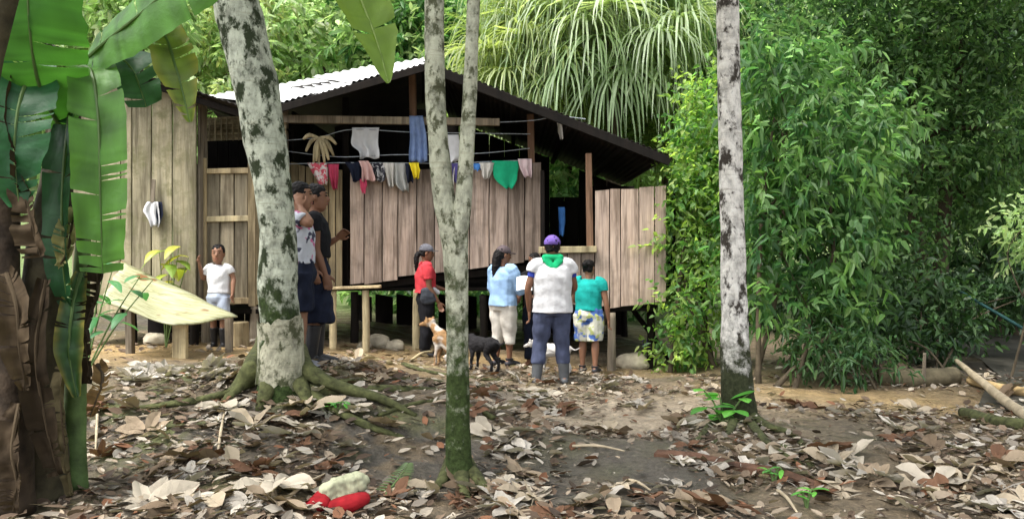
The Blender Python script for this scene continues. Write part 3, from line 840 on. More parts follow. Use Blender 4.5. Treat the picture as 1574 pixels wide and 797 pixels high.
t1 = empty('moss_trunk_tree', gp(430, 606), 'thick leaning tree with white lichen and black moss patches', 'tree')
lst = [(432, 635, 46), (432, 605, 42), (432, 575, 37), (431, 545, 34), (431, 515, 33), (430, 490, 33), (427, 440, 32), (426, 350, 31), (413, 250, 32), (396, 150, 37), (376, 60, 38), (358, -10, 38), (330, -120, 36), (300, -260, 33)]
p_, r_ = trunk_pts(lst, 7.3)
bm = bmesh.new(); p2, r2 = smooth_path(p_, [q * .92 for q in r_], 6); add_loft(bm, p2, r2, seg=28, rough=.10, seed=1)
put('trunk', bm_mesh(bm), M_BARK1, t1, origin=(t1.location.x, t1.location.y, 0), smooth=True)
bm = bmesh.new(); c = P(431, 489, 7.3)   # ragged collar of old bark
add_loft(bm, [P(432, 590, 7.3), P(432, 570, 7.3), P(432, 545, 7.3), P(432, 520, 7.3), P(431, 503, 7.3), P(431, 492, 7.3)], [.206, .198, .186, .180, .180, .176], seg=40, rough=.10, seed=4, cap=False)
vl_ = list(bm.verts)
for i, v in enumerate(vl_):
    ring, k = divmod(i, 40); w_ = (1.0 if ring == 5 else .7 if ring == 4 else -.9 if ring == 0 else -.5 if ring == 1 else 0)
    v.co.z += w_ * (.07 * mnoise.noise(Vector((math.cos(k / 40 * 6.283) * 1.6, math.sin(k / 40 * 6.283) * 1.6, 3 + (ring < 2) * 9))) + .03 * mnoise.noise(Vector((k * .9, 0, ring // 3))))
put('bark_collar', bm_mesh(bm), m_bark('scarred_bark', (.40, .39, .29), (.07, .075, .04), (.045, .055, .02), .1, 1.15, 6, .55), t1, origin=(t1.location.x, t1.location.y, 0), smooth=True)
for k, (pp, r0) in enumerate((([(414, 560), (392, 588), (370, 604), (340, 624)], .11), ([(448, 562), (470, 596), (510, 612), (580, 622), (640, 640)], .10), ([(425, 570), (412, 612), (396, 632)], .10), ([(440, 575), (462, 612), (478, 628)], .09),
                              ([(445, 580), (480, 606), (540, 604), (620, 600), (690, 604)], .08), ([(450, 590), (500, 625), (560, 655), (620, 672)], .055), ([(400, 590), (330, 615), (250, 625), (200, 628)], .05))):
    put('root', root_mesh(pp, r0, .02, .22 if k < 4 else .05, k), M_MOSS, t1, smooth=True)

t2 = empty('forked_tree', gp(705, 748), 'slim mossy tree forking into two grey stems', 'tree')
bm = bmesh.new()
p_, r_ = trunk_pts([(706, 765, 34), (705, 740, 24), (704, 700, 20), (704, 640, 18), (703, 550, 17), (702, 450, 17), (700, 390, 20), (696, 355, 22), (684, 310, 17), (672, 200, 15.5), (668, 100, 15.5), (668, 0, 15), (671, -150, 14), (676, -300, 13)], 6.1)
p2, r2 = smooth_path(p_, r_, 5); add_loft(bm, p2, r2, seg=20, rough=.10, seed=2)
p_, r_ = trunk_pts([(702, 392, 10), (706, 345, 15), (712, 300, 13), (718, 220, 11.5), (724, 100, 10.5), (728, 0, 10), (736, -150, 9), (744, -300, 8)], 6.06)
p2, r2 = smooth_path(p_, r_, 5); add_loft(bm, p2, r2, seg=16, rough=.10, seed=3)
put('trunk', bm_mesh(bm), M_BARK2, t2, origin=(t2.location.x, t2.location.y, 0), smooth=True)
for k, (pp, r0) in enumerate((([(712, 725), (735, 745), (752, 756)], .055), ([(697, 728), (680, 748), (668, 752)], .05), ([(706, 735), (712, 760), (722, 775)], .05))):
    put('root', root_mesh(pp, r0, .015, .1, k), M_MOSS, t2, smooth=True)

t3 = empty('pale_slender_tree', gp(1130, 642), 'straight white barked tree with dark blotches and leafy sprouts at its foot', 'tree')
p_, r_ = trunk_pts([(1137, 668, 36), (1136, 640, 28), (1133, 600, 26), (1131, 550, 23), (1129, 480, 20), (1127, 400, 19), (1125, 300, 18.5), (1122, 200, 18), (1120, 100, 17.5), (1118, 0, 17), (1115, -150, 16), (1112, -300, 15)], 8.2)
bm = bmesh.new(); p2, r2 = smooth_path(p_, r_, 6); add_loft(bm, p2, r2, seg=20, rough=.08, seed=5)
put('trunk', bm_mesh(bm), M_BARK3, t3, origin=(t3.location.x, t3.location.y, 0), smooth=True)
for k, (pp, r0) in enumerate((([(1148, 640), (1180, 660), (1215, 668), (1240, 690)], .05), ([(1120, 645), (1090, 658), (1066, 685)], .04), ([(1150, 650), (1185, 690), (1235, 715)], .035), ([(1128, 655), (1118, 672), (1095, 682)], .035))):
    put('root', root_mesh(pp, r0, .016, .05, k + 7), M_MOSS, t3, smooth=True)

# surface roots lying free between the trees
for k, (pp, r0, lab) in enumerate(((
        [(520, 590), (600, 583), (680, 588), (760, 600), (850, 605)], .035, 'long mossy root behind the forked tree'),
        ([(620, 560), (660, 572), (720, 580), (790, 585)], .03, 'thin mossy root near the dogs'),
        ([(760, 645), (720, 625), (650, 618), (580, 640)], .028, 'curving root crossing behind the forked trunk'),
        ([(545, 540), (590, 556), (630, 560), (700, 572)], .03, 'pale bare root below the bench'),
        ([(1180, 735), (1140, 722), (1060, 705), (1010, 700)], .02, 'thin root beside the fallen brown board'),
        ([(1200, 690), (1235, 702), (1250, 722)], .045, 'short mossy root stub right of the pale tree'))):
    tag(put('surface_root', root_mesh(pp, r0, .018, .01, k + 20), M_ROOT if k in (3, 4) else M_MOSS, smooth=True), lab, 'root')

# crowns of the three near trees, above the picture
def crown_obj(parent, blobs, ntw, k, L, W, cols, mat, limbs=None, bark=None, **kw):
    me = merge(crown(blobs, ntw, k, L, W, cols, **kw))
    put('crown', me, mat, parent)
    if limbs:
        bm = bmesh.new()
        for pts, rad in limbs:
            p, r = smooth_path(pts, rad, 4); add_loft(bm, p, r, seg=7, rough=.12)
        put('limb', bm_mesh(bm), bark, parent, smooth=True)
    return me
GREENS = [(.05, .12, .025), (.07, .16, .03), (.10, .21, .04)]
for tr, x, y, z in ((t1, -3.0, 7.3, 6.6), (t2, -.35, 6.1, 6.2), (t3, 1.9, 8.2, 6.6)):
    crown_obj(tr, [(x, y - .8, z, 2.4, 2.0, .8), (x + 1.2, y - .3, z + .6, 1.6, 1.5, .7), (x - 1.1, y - 1.6, z + .6, 1.8, 1.6, .7), (x, y - 2.6, z + .2, 1.8, 1.6, .6)], 330, 5, .34, .18, GREENS, LEAFB, seed=int(z * 10), twl=.4,
              limbs=[([(x, y, z - 2), (x + .1, y, z - .5), (x + .5, y + .3, z + .6)], [.09, .06, .02]), ([(x, y, z - 1.2), (x - .3, y - .3, z - .3), (x - .6, y - .6, z + .5)], [.05, .04, .02])], bark=M_BARK2)

# ------------------------------------------------------------------ background trees
BARKD = m_plain('dark_bark', (.07, .055, .035), .9, .4, 8, .6, .03)  # dark brown bark of the background trees
LEAFM = m_leafc('tree_leaf', .5, .5, .35, 2.2, blue=.75)
LEAFY = m_leafc('young_leaf', .5, .5, .35, 2.4, blue=.45)
LEAFD = m_leafc('dark_leaf', .25, .45, .35, 1.4)
BRIGHT = [(.17, .25, .10), (.25, .34, .16), (.33, .43, .22), (.40, .47, .30)]  # glare of the open background put into these pale leaf colours
MID = [(.04, .105, .035), (.065, .15, .045), (.10, .20, .06), (.14, .25, .075)]
DARK = [(.018, .045, .016), (.03, .07, .022), (.045, .10, .03), (.07, .14, .045)]  # deep shade at the right partly put into these leaf colours
OLIVE = [(.12, .17, .05), (.18, .23, .08), (.25, .29, .12)]

def blob(px, py, d, rx, ry=None, rz=None):
    """leaf cluster centre at a pixel, radii in pixels across and up"""
    q = P(px, py, d); k = d / F; rz = rz or rx
    return (q.x, q.y, q.z, rx * k, (ry or rx) * k, rz * k)

def tree(name, label, base_px, d, blobs, ntw, k, L, W, cols, mat, cat='tree', trunk_r=.12, stems=1, bark=None, group=None, seed=0, **kw):
    x = (base_px - CX) / F * d; z = gz(x, d)
    t = empty(name, (x, d, z), label, cat, group)
    top = max(blobs, key=lambda b: b[2])
    bm = bmesh.new(); rn = random.Random(seed)
    for s in range(stems):
        b = blobs[s % len(blobs)]
        o = Vector((rn.uniform(-.1, .1) * stems, rn.uniform(-.1, .1) * stems, -.1))
        st_, en = Vector((x, d, z)) + o, Vector(b[:3])
        mid = st_.lerp(en, .5) + Vector((rn.uniform(-.2, .2), 0, .15))
        p, r = smooth_path([st_, mid, en], [trunk_r, trunk_r * .7, trunk_r * .3], 6); add_loft(bm, p, r, seg=9, rough=.12, seed=s)
    put('trunk', bm_mesh(bm), bark or BARKD, t, smooth=True)
    bm = bmesh.new()
    fork = Vector((x, d, z)).lerp(Vector(top[:3]), .55)
    for b in blobs:
        c = Vector(b[:3]); p, r = smooth_path([fork, fork.lerp(c, .5) + Vector((rn.uniform(-.2, .2), 0, .1)), c], [trunk_r * .5, trunk_r * .35, trunk_r * .12], 4)
        add_loft(bm, p, r, seg=6, rough=.1)
    put('limb', bm_mesh(bm), bark or BARKD, t, smooth=True)
    put('crown', merge(crown(blobs, ntw, k, L, W, cols, seed=seed, **kw)), mat, t)
    return t

# right side, nearest first
tree('leafy_shrub', 'bright green shrub against the right end of the house', 1075, 12.6,
     [blob(1078, 250, 12.6, 48, 50, 70), blob(1048, 380, 12.5, 46, 45, 75), blob(1075, 480, 12.3, 62, 50, 60), blob(1090, 330, 12.7, 60, 60, 80), blob(1100, 180, 12.8, 60, 60, 70), blob(1062, 300, 12.4, 34, 40, 40), blob(1050, 540, 12.3, 40, 40, 30)],
     1250, 6, .11, .058, MID[1:] + [(.13, .21, .06), (.19, .28, .08), (.26, .36, .12)], LEAFY, 'shrub', .04, 5, seed=31)
tree('leafy_shrub', 'tall light green shrub with drooping leaves right of the pale tree', 1215, 11.4,
     [blob(1190, 180, 11.8, 75, 70, 75), blob(1270, 250, 11.6, 85, 70, 85), blob(1200, 330, 11.5, 70, 60, 80), blob(1280, 390, 11.3, 75, 60, 60), blob(1240, 470, 11.3, 75, 50, 55), blob(1310, 490, 11.3, 45, 40, 38), blob(1180, 90, 12, 60, 60, 50), blob(1150, 420, 11.5, 40, 40, 70), blob(1250, 110, 12.4, 70, 60, 60), blob(1330, 330, 11.8, 55, 50, 60), blob(1340, 180, 12.4, 60, 55, 60)],
     1000, 7, .165, .062, DARK[2:] + MID + [(.15, .26, .11)], LEAFM, 'shrub', .04, 6, seed=32, lean=.25, droop=.3)
tree('low_bush', 'low dark green bush at the foot of the tall shrub', 1300, 10.9,
     [blob(1270, 540, 10.9, 55, 40, 28), blob(1330, 550, 10.8, 45, 40, 26)], 170, 6, .13, .035, DARK[1:] + MID[:1], LEAFD, 'bush', .02, 4, seed=33, droop=.35)
sht = tree('shade_tree', 'large dark leaved tree filling the right side of the clearing', 1430, 15.5,
     [blob(1350, 90, 15, 130, 110, 100), blob(1480, 60, 15.2, 130, 110, 110), blob(1420, 220, 15, 130, 100, 90), blob(1540, 200, 15, 90, 90, 100), blob(1340, 260, 14.6, 90, 80, 80), blob(1500, 320, 15.6, 90, 80, 60), blob(1250, 60, 15.5, 90, 90, 70), blob(1400, -60, 15.2, 180, 140, 80), blob(1390, 370, 14.8, 70, 60, 60)],
     4000, 6, .13, .062, DARK[1:] + [(.09, .17, .055), (.11, .20, .07), (.14, .23, .085)], LEAFM, 'tree', .16, 2, seed=34)
put('crown', merge(crown([blob(1300, -190, 15, 200, 200, 90), blob(1500, -190, 15, 220, 220, 100), blob(1620, 20, 14.6, 120, 150, 130), blob(1450, -130, 12.5, 160, 130, 60), blob(1600, -150, 12.5, 160, 130, 70), (6.5, 11.0, 7.4, 3.0, 2.2, 1.0), (8.5, 13, 6.5, 2.2, 2.5, 1.6), (5.0, 13.5, 8.0, 2.5, 2.0, 1.0)], 2200, 6, .16, .07, DARK, seed=134)), LEAFD, sht)  # unseen overhang added to block the sky and darken the right side
tree('understorey_tree', 'dense dark tree deep in the shade at the right edge', 1540, 18.5,
     [blob(1500, 420, 18.5, 110, 90, 80), blob(1590, 330, 18, 100, 90, 120), blob(1400, 440, 18.5, 100, 90, 80), blob(1600, 150, 18, 110, 100, 120), blob(1330, 400, 18, 80, 80, 110), blob(1250, 430, 18.4, 90, 80, 120),
      blob(1450, 250, 19.5, 120, 90, 120), blob(1560, 60, 20, 140, 100, 140), blob(1400, 60, 20, 130, 100, 130), blob(1500, 480, 20, 160, 60, 60), blob(1330, 250, 19, 90, 80, 120), blob(1650, 420, 19, 100, 90, 120)],
     4200, 6, .2, .085, DARK[:3], LEAFD, 'tree', .16, 3, seed=35)
tree('undergrowth_bush', 'low shaded undergrowth between the tall shrub and the fallen poles', 1420, 12.6,
     [blob(1375, 520, 12.6, 50, 40, 40), blob(1440, 500, 13.2, 60, 50, 50), blob(1520, 470, 14.5, 70, 50, 40), blob(1590, 450, 14, 50, 50, 50), blob(1410, 450, 13.4, 60, 50, 45)], 620, 6, .15, .06, DARK, LEAFD, 'bush', .02, 5, seed=37)
tree('sunlit_sprig_shrub', 'small bright green sprig shrub at the right picture edge', 1572, 11.5,
     [blob(1572, 350, 11.5, 22, 20, 30), blob(1580, 385, 11.5, 20, 20, 20)], 60, 6, .13, .05, BRIGHT[:3], LEAFM, 'shrub', .02, 2, seed=36)
# behind the house
specs = [
    ('broadleaf_tree', 'pale sunlit tree behind the roof above the hut', 330, 22, [blob(300, 60, 22, 80), blob(360, 100, 21.6, 70), blob(250, 90, 22, 80), blob(310, -20, 22.5, 90), blob(390, 20, 22, 70)], BRIGHT + OLIVE[1:], .24, .10, 900),
    ('broadleaf_tree', 'light green tree behind the white roof left of the hanging leaf', 470, 24, [blob(440, 70, 24, 80), blob(500, 100, 23.5, 70), blob(460, -10, 24, 90), blob(400, 110, 24, 60)], BRIGHT, .26, .12, 800),
    ('broadleaf_tree', 'leafy tree behind the ridge left of the forked stems', 610, 23, [blob(590, 60, 23, 75), blob(640, 90, 22.5, 60), blob(610, -10, 23.5, 90), blob(690, 40, 23, 60)], MID + BRIGHT[:2], .28, .12, 800),
    ('broadleaf_tree', 'dark gapped tree behind the thin right stem of the fork', 760, 26, [blob(760, 30, 26, 60), blob(730, 90, 25, 50), blob(780, -30, 26, 70), blob(810, 60, 26, 50)], MID, .26, .11, 700),
    ('broadleaf_tree', 'soft olive tree behind the right roof slope', 1010, 22, [blob(960, 190, 21, 60), blob(1040, 120, 22, 70), blob(1080, 60, 22, 70), blob(890, 160, 22, 55), blob(1000, 230, 20.5, 50)], OLIVE + BRIGHT[:2], .24, .09, 900),
    ('broadleaf_tree', 'tall mid green tree behind the pale slender tree', 1160, 20, [blob(1140, 60, 20, 80), blob(1200, 20, 20, 80), blob(1110, 130, 20, 70), blob(1180, 180, 20, 80), blob(1130, 260, 19.5, 60), blob(1150, -40, 20, 80)], MID + BRIGHT[:2], .22, .08, 1000),
    ('broadleaf_tree', 'green tree seen under and behind the house floor', 720, 20.5, [blob(600, 440, 20.5, 80, 60, 45), blob(700, 460, 20, 80, 60, 40), blob(800, 460, 20, 80, 60, 40), blob(860, 300, 20, 60, 60, 60), blob(930, 430, 20, 90, 60, 60)], MID + BRIGHT[:2], .24, .11, 700),
    ('broadleaf_tree', 'bright tree peeking over the banana leaves at top left', 150, 17, [blob(130, 40, 17, 90), blob(40, 60, 17, 90), blob(220, 20, 17, 70)], BRIGHT, .24, .1, 700),
]
for i, (nm, lab, bx, d, bl, cols, L, W, nn) in enumerate(specs):
    tree(nm, lab, bx, d, bl, nn, 7, L, W, cols, LEAFM, 'tree', .13, 2, seed=50 + i, group='trees behind the house')

# the wooded hillside beyond: one mass
g_ = np.random.default_rng(77); NH = 15000
hy_ = 27 + 33 * g_.random(NH) ** 1.2; hx = (g_.random(NH) * 2 - 1) * hy_ * .72; hz = ground(hx, hy_) + g_.random(NH) ** .7 * 5.5
tone = np.clip(fbm(hx * .35, hz * .45 + hy_ * .2, 5, 3) * 1.7 - .35 + .25 * (g_.random(NH) - .5), 0, .999)
HC = np.array([(.11, .18, .07), (.16, .24, .09), (.22, .31, .13), (.28, .37, .17), (.34, .43, .24)])  # background brightness put into the hillside leaf colours
kk = 6; base = np.repeat(np.stack([hx, hy_, hz], -1), kk, 0) + g_.normal(size=(NH * kk, 3)) * .4
dirs = unit(g_.normal(size=(NH * kk, 3)) - np.array([0, 0, .4])); nr = unit(g_.normal(size=(NH * kk, 3)) * .6 + np.array([0, -.2, 1]))
cc = HC[(np.repeat(tone, kk) * len(HC)).astype(int)] * (.75 + .5 * g_.random((NH * kk, 1)))
hl_ = merge(leaves_mesh(base, dirs, nr, .45 + .45 * g_.random(NH * kk), .2 + .15 * g_.random(NH * kk), cc, .2, True))
tag(put('hillside_forest', hl_, LEAFM), 'hazy green wooded hillside rising behind everything', 'forest', kind='stuff')

# ------------------------------------------------------------------ palms behind the house
PALM = m_leafc('palm_leaf', .45, .45, .4, 1.7)
def palm(label, px, py, d, nf, size, cols, seed, trunk_px=None):
    g = random.Random(seed); c = P(px, py, d); x = P(trunk_px or px, 0, d).x; z = gz(x, d)
    t = empty('fan_palm', (x, d, z), label, 'palm', 'palms behind the house')
    p, r = smooth_path([(x, d, z - .1), ((x + c.x) / 2, d, (z + c.z) / 2), c], [.2, .17, .16], 6)
    bm = bmesh.new(); add_loft(bm, p, r, seg=12, rough=.15); put('trunk', bm_mesh(bm), BARKD, t, smooth=True)
    for f in range(nf):
        az = 2 * math.pi * (f * .618 + g.random() * .1); el = R(-50 + 125 * ((f + .5) / nf))
        L = size * g.uniform(.5, .75)
        dv = Vector((math.cos(az) * math.cos(el), math.sin(az) * math.cos(el), math.sin(el)))
        hub = c + dv * L + Vector((0, 0, -.12 * L * L))
        bm = bmesh.new(); p, r = smooth_path([c, c + dv * L * .55, hub], [.035, .025, .018], 4); add_loft(bm, p, r, seg=5)
        V, Fs, C = [], [], []
        bm.verts.index_update(); bm.verts.ensure_lookup_table()
        for v in bm.verts: V.append(tuple(v.co)); C.append((.2, .25, .1))
        for fc in bm.faces: Fs.append([v.index for v in fc.verts])
        bm.free()
        s = dv.cross(Vector((0, 0, 1)));  s = s.normalized() if s.length > .05 else Vector((1, 0, 0))
        up = s.cross(dv).normalized(); ns = 42; tone = g.choice(cols); dg_ = g.uniform(.12, .42)
        for i in range(ns):
            a = R(-150 + 300 * i / (ns - 1)) + g.uniform(-.05, .05)
            d0 = (dv * math.cos(a) + s * math.sin(a) + up * g.uniform(-.15, .25)).normalized()
            sl_ = size * g.uniform(.6, .95); wd = .017 * size / 2.2 * g.uniform(.8, 1.3); cs_ = g.uniform(.7, 1.3); cv = [q * cs_ for q in tone]
            prev = None
            pos = hub.copy(); dd = d0.copy(); sv = d0.cross(up).normalized()
            for k in range(6):
                wk = wd * (1.0, 1.4, 1.3, 1.0, .7, .1)[k]
                V += [tuple(pos - sv * wk), tuple(pos + sv * wk)]; C += [cv, cv]
                if prev is not None: Fs.append((prev, prev + 1, len(V) - 1, len(V) - 2))
                prev = len(V) - 2
                pos = pos + dd * sl_ / 5; dd = (dd + Vector((0, 0, -dg_ - (.2 + dg_ * .5) * k))).normalized()
        put('frond', np_mesh(np.array(V), Fs, np.array(C)), PALM, t)
PC = [(.25, .33, .20), (.33, .41, .27), (.41, .48, .34), (.20, .28, .15)]  # pale grey green, raised to carry hazy background light
palm('big pale drooping fan palm behind the right roof slope', 945, 30, 19.0, 60, 2.3, PC, 1, 940)
palm('smaller yellowish fan palm behind the roof ridge right of the fork', 815, 95, 19.5, 46, 1.9, [(.20, .25, .10), (.27, .32, .15), (.16, .22, .08)], 2, 830)
palm('upper fan palm drooping in from the top edge', 870, -40, 20.5, 46, 2.3, PC, 3, 890)

# ------------------------------------------------------------------ banana plants at the left
BAN = m_leafc('banana_leaf', .42, .42, .35, 1.6, bump=True)
DRY = m_leafc('dry_banana_leaf', .12, .85, .1, 1.2, bump=True)
PSEUDO = m_plain('banana_stem', (.045, .038, .02), .8, .6, 9, .7, .03)
bt = empty('banana_plant', gp(55, 772), 'banana plant with broad green leaves and dead brown sheaths at the left edge', 'banana plant')
bx, by, bz = bt.location
bm = bmesh.new()
p, r = smooth_path([P(58, 790, 5.3), P(60, 700, 5.3), P(56, 560, 5.3), P(70, 400, 5.3), P(95, 230, 5.35), P(118, 110, 5.4)], [.18, .16, .135, .11, .09, .06], 6); add_loft(bm, p, r, seg=18, rough=.2, seed=3)
put('pseudostem', bm_mesh(bm), PSEUDO, bt, smooth=True)
bm = bmesh.new()
p, r = smooth_path([P(12, 790, 5.05), P(8, 640, 5.05), P(0, 420, 5.1), P(4, 200, 5.1)], [.14, .12, .11, .08], 6); add_loft(bm, p, r, seg=16, rough=.2, seed=5)
put('pseudostem', bm_mesh(bm), m_plain('dark_banana_stem', (.04, .028, .018), .85, .6, 8, .7, .03), bt, smooth=True)
bm = bmesh.new()
p, r = smooth_path([P(120, 795, 5.5), P(116, 640, 5.5), P(122, 480, 5.5), P(130, 330, 5.5)], [.07, .065, .055, .04], 5); add_loft(bm, p, r, seg=12, rough=.15, seed=6)
put('pseudostem', bm_mesh(bm), m_plain('green_banana_stem', (.08, .13, .04), .6, .5, 8, .5, .02), bt, smooth=True)

def bleaf(label, pts, hw, side, col, curl=.25, tears=3, seed=0, edge=None, mat=None, rib=(.10, .17, .05), wavy=.015, parent=None, name='leaf', ribr=.014):
    c = [P(*q) for q in pts]
    me, rm = ribbon(c, hw, side, curl, col, .5, tears + 3, seed, rib, edge=edge, wavy=wavy, ribr=ribr)
    o = put(name, me, mat or BAN, parent or bt)
    put('midrib', rm, mat or BAN, o, world=True)
    if label: o['label'] = label
    return o
G1, G2, G3 = (.045, .145, .026), (.08, .20, .036), (.16, .26, .04)
YE = (.34, .32, .06)
bleaf('long green leaf hanging straight down', [(118, 105, 5.35), (140, 110, 5.15), (151, 180, 5.05), (154, 300, 5.02), (158, 420, 5.05)], [.05, .13, .15, .145, .11], (1, .35, 0), G2, .35, 5, 1)
bleaf('broad green leaf across the upper left corner', [(95, 200, 5.3), (60, 130, 5.0), (45, 40, 4.8), (40, -90, 4.7)], [.06, .25, .28, .22], (1, .2, .15), G1, .3, 2, 2)
bleaf('broad leaf arching up to the right with pale midrib', [(118, 108, 5.35), (150, 75, 5.2), (215, 22, 5.0), (300, -50, 4.8), (380, -110, 4.7)], [.03, .13, .20, .22, .12], (-.55, .2, -.85), G2, .2, 2, 3)
bleaf('shaded leaf drooping behind the arching leaf', [(140, 95, 5.45), (175, 85, 5.5), (205, 110, 5.5), (225, 165, 5.5)], [.03, .12, .15, .10], (.8, .2, -.5), (.022, .07, .028), .25, 2, 4)
bleaf('yellowing leaf tip hanging in front of the hut', [(215, 30, 5.2), (250, 50, 5.15), (272, 110, 5.1), (292, 188, 5.1)], [.04, .11, .125, .015], (.85, .3, -.3), (.10, .15, .025), .3, 3, 5, edge=(.26, .25, .05))
bleaf('dark green leaf hanging beside the stem', [(110, 150, 5.25), (98, 260, 5.15), (95, 380, 5.12), (104, 470, 5.15)], [.06, .12, .12, .05], (1, -.5, 0), (.016, .06, .022), .4, 4, 6)
bleaf('green leaf drooping at the far left', [(60, 90, 5.15), (32, 150, 4.95), (22, 230, 4.88), (30, 320, 4.88)], [.08, .20, .19, .05], (1, .3, 0), (.02, .09, .03), .3, 3, 7)
bleaf('green strip leaf low on the stem', [(125, 420, 5.3), (112, 470, 5.15), (106, 540, 5.1), (118, 610, 5.1)], [.03, .07, .08, .02], (1, .4, 0), (.03, .08, .022), .3, 2, 8, edge=(.3, .25, .05))
DB, DB2, DB3 = (.028, .02, .012), (.06, .043, .026), (.09, .075, .04)
for k, (pts, hw, col) in enumerate((
    ([(20, 110, 5.0), (10, 200, 4.95), (20, 260, 4.9), (30, 300, 4.9)], [.05, .09, .12, .03], DB),
    ([(20, 255, 4.95), (38, 300, 4.9), (50, 350, 4.86), (62, 395, 4.85)], [.03, .07, .10, .08], DB2),
    ([(10, 420, 4.95), (25, 470, 4.85), (30, 540, 4.83), (40, 600, 4.85)], [.05, .10, .09, .03], DB2),
    ([(150, 400, 5.4), (150, 450, 5.3), (132, 510, 5.25), (140, 590, 5.25)], [.03, .10, .11, .06], DB),
    ([(122, 320, 5.3), (112, 345, 5.15), (104, 385, 5.1), (90, 410, 5.1)], [.03, .08, .08, .02], (.25, .24, .10)),
    ([(70, 430, 5.1), (55, 540, 5.0), (70, 650, 5.0), (90, 730, 5.0)], [.04, .10, .10, .05], DB),
    ([(100, 540, 5.2), (95, 620, 5.1), (102, 700, 5.08), (112, 760, 5.1)], [.04, .07, .06, .02], DB3),
    ([(30, 620, 4.95), (18, 690, 4.85), (25, 740, 4.83), (20, 785, 4.85)], [.05, .10, .1, .04], (.045, .032, .02)),
    ([(150, 560, 5.35), (158, 580, 5.25), (150, 610, 5.2), (138, 640, 5.2)], [.03, .06, .06, .02], (.16, .10, .04)))):
    hw = [q * .8 for q in hw]; bleaf(None, pts, hw, (1, -.4 + .3 * (k % 3), .1 * (k % 2)), col, .9, 5, 30 + k, mat=DRY, rib=(.07, .052, .032), wavy=.03, name='dead_leaf')
# second banana plant: only one leaf hangs into the picture from above
b2 = empty('banana_plant', (-2.6, 4.0, gz(-2.6, 4.0)), 'single yellow green banana leaf hanging down from the top edge over the roof', 'banana plant')
bm = bmesh.new(); p, r = smooth_path([(-2.6, 4.0, gz(-2.6, 4.0) - .1), (-2.55, 4.0, 1.5), (-2.3, 4.05, 2.9), (-1.9, 4.2, 3.5)], [.12, .11, .08, .05], 6); add_loft(bm, p, r, seg=14, rough=.1)
put('pseudostem', bm_mesh(bm), PSEUDO, b2, smooth=True)
c = [Vector((-1.9, 4.2, 3.5)), Vector((-1.45, 4.35, 3.4)), P(525, -80, 4.5), P(555, 0, 4.5), P(578, 60, 4.48), P(597, 128, 4.46)]
me, rm = ribbon(c, [.03, .12, .17, .155, .12, .008], (.8, .35, -.35), .2, (.10, .17, .02), .2, 1, 9, (.2, .28, .07), edge=(.13, .2, .03), wavy=.01)
o = put('leaf', me, BAN, b2); put('midrib', rm, BAN, o)

# ------------------------------------------------------------------ small plants
def herb(name, label, root, stems, cols, L, W, seed, cat='plant', droop=.3, mat=None):
    """stems: tips (Vector) with leaves along them; each leaf a part of its own"""
    g = np.random.default_rng(seed); t = empty(name, root, label, cat)
    for tip, nl in stems:
        tip = Vector(tip); bm = bmesh.new(); mid = Vector(root).lerp(tip, .5) + Vector((0, 0, .06))
        p, r = smooth_path([root, mid, tip], [.010, .008, .004], 5); add_loft(bm, p, r, seg=6); put('stem', bm_mesh(bm), M_STEM, t)
        for k in range(nl):
            q = p[int((.35 + .65 * (k + 1) / nl) * (len(p) - 1))]
            a = g.random() * 6.28; d = Vector((math.cos(a), math.sin(a) - .2, g.uniform(-.1, .35))).normalized()
            c = np.array(cols[g.integers(len(cols))]) * g.uniform(.8, 1.2); ll = L * g.uniform(.7, 1.2)
            sd_ = d.cross(Vector((0, 0, 1))).normalized()
            me, rm = ribbon([q, q + d * ll * .3, q + d * ll * .7 + Vector((0, 0, -droop * ll * .4)), q + d * ll + Vector((0, 0, -droop * ll))], [.005, W * .5, W * .42, .003], sd_, .15, tuple(c), .2, 0, int(g.integers(99)), tuple(c * 1.4), ncross=2, rows=9, wavy=.004, ribr=.004)
            bpy.data.meshes.remove(rm)
            put('leaf', me, LEAFB, t)
    return t
M_STEM = m_plain('green_stem', (.10, .16, .05), .7, .3, 10, .2)
NG = [(.10, .34, .05), (.14, .42, .06), (.08, .26, .05)]
q = gp(1112, 655)
herb('seedling', 'fresh green broad leaved sprout at the foot of the pale tree', q, [(P(1105, 605, 8.0), 3), (P(1085, 625, 7.9), 3), (P(1130, 630, 7.85), 3), (P(1160, 600, 8.05), 2), (P(1095, 645, 7.9), 2), (P(1080, 598, 8.0), 2)], NG, .20, .12, 3)
q = gp(215, 470); q = Vector((P(130, 0, 8.5).x, 8.5, gz(P(130, 0, 8.5).x, 8.5)))
herb('leafy_sapling', 'sapling with oval green leaves hanging over the pale table', q, [(P(175, 408, 8.4), 4), (P(215, 425, 8.3), 5), (P(235, 430, 8.3), 4), (P(160, 415, 8.5), 3)], [(.05, .17, .06), (.08, .24, .09)], .24, .10, 4, droop=.45)
q = Vector((P(255, 0, 11.1).x, 11.1, gz(P(255, 0, 11.1).x, 11.1)))
herb('yellowing_plant', 'plant with yellow green drooping leaves against the hut wall', q, [(P(262, 385, 11.0), 5), (P(290, 395, 11.0), 4), (P(245, 385, 11.05), 4), (P(275, 380, 11.1), 4)], [(.28, .34, .05), (.18, .28, .04), (.34, .34, .06)], .34, .15, 5, droop=.7)
for i, (px, py, lab) in enumerate(((1190, 745, 'tiny green seedling below the fallen brown board'), (1240, 780, 'tiny green seedling at the bottom edge right of centre'), (520, 640, 'small green seedling among dead leaves by the big tree'), (1330, 560, 'grassy green sprout at the edge of the dirt bank'))):
    q = gp(px, py); herb('ground_sprout', lab, q, [(q + Vector((.05, 0, .1)), 3), (q + Vector((-.06, 0, .08)), 3)], NG, .10, .035, 60 + i)

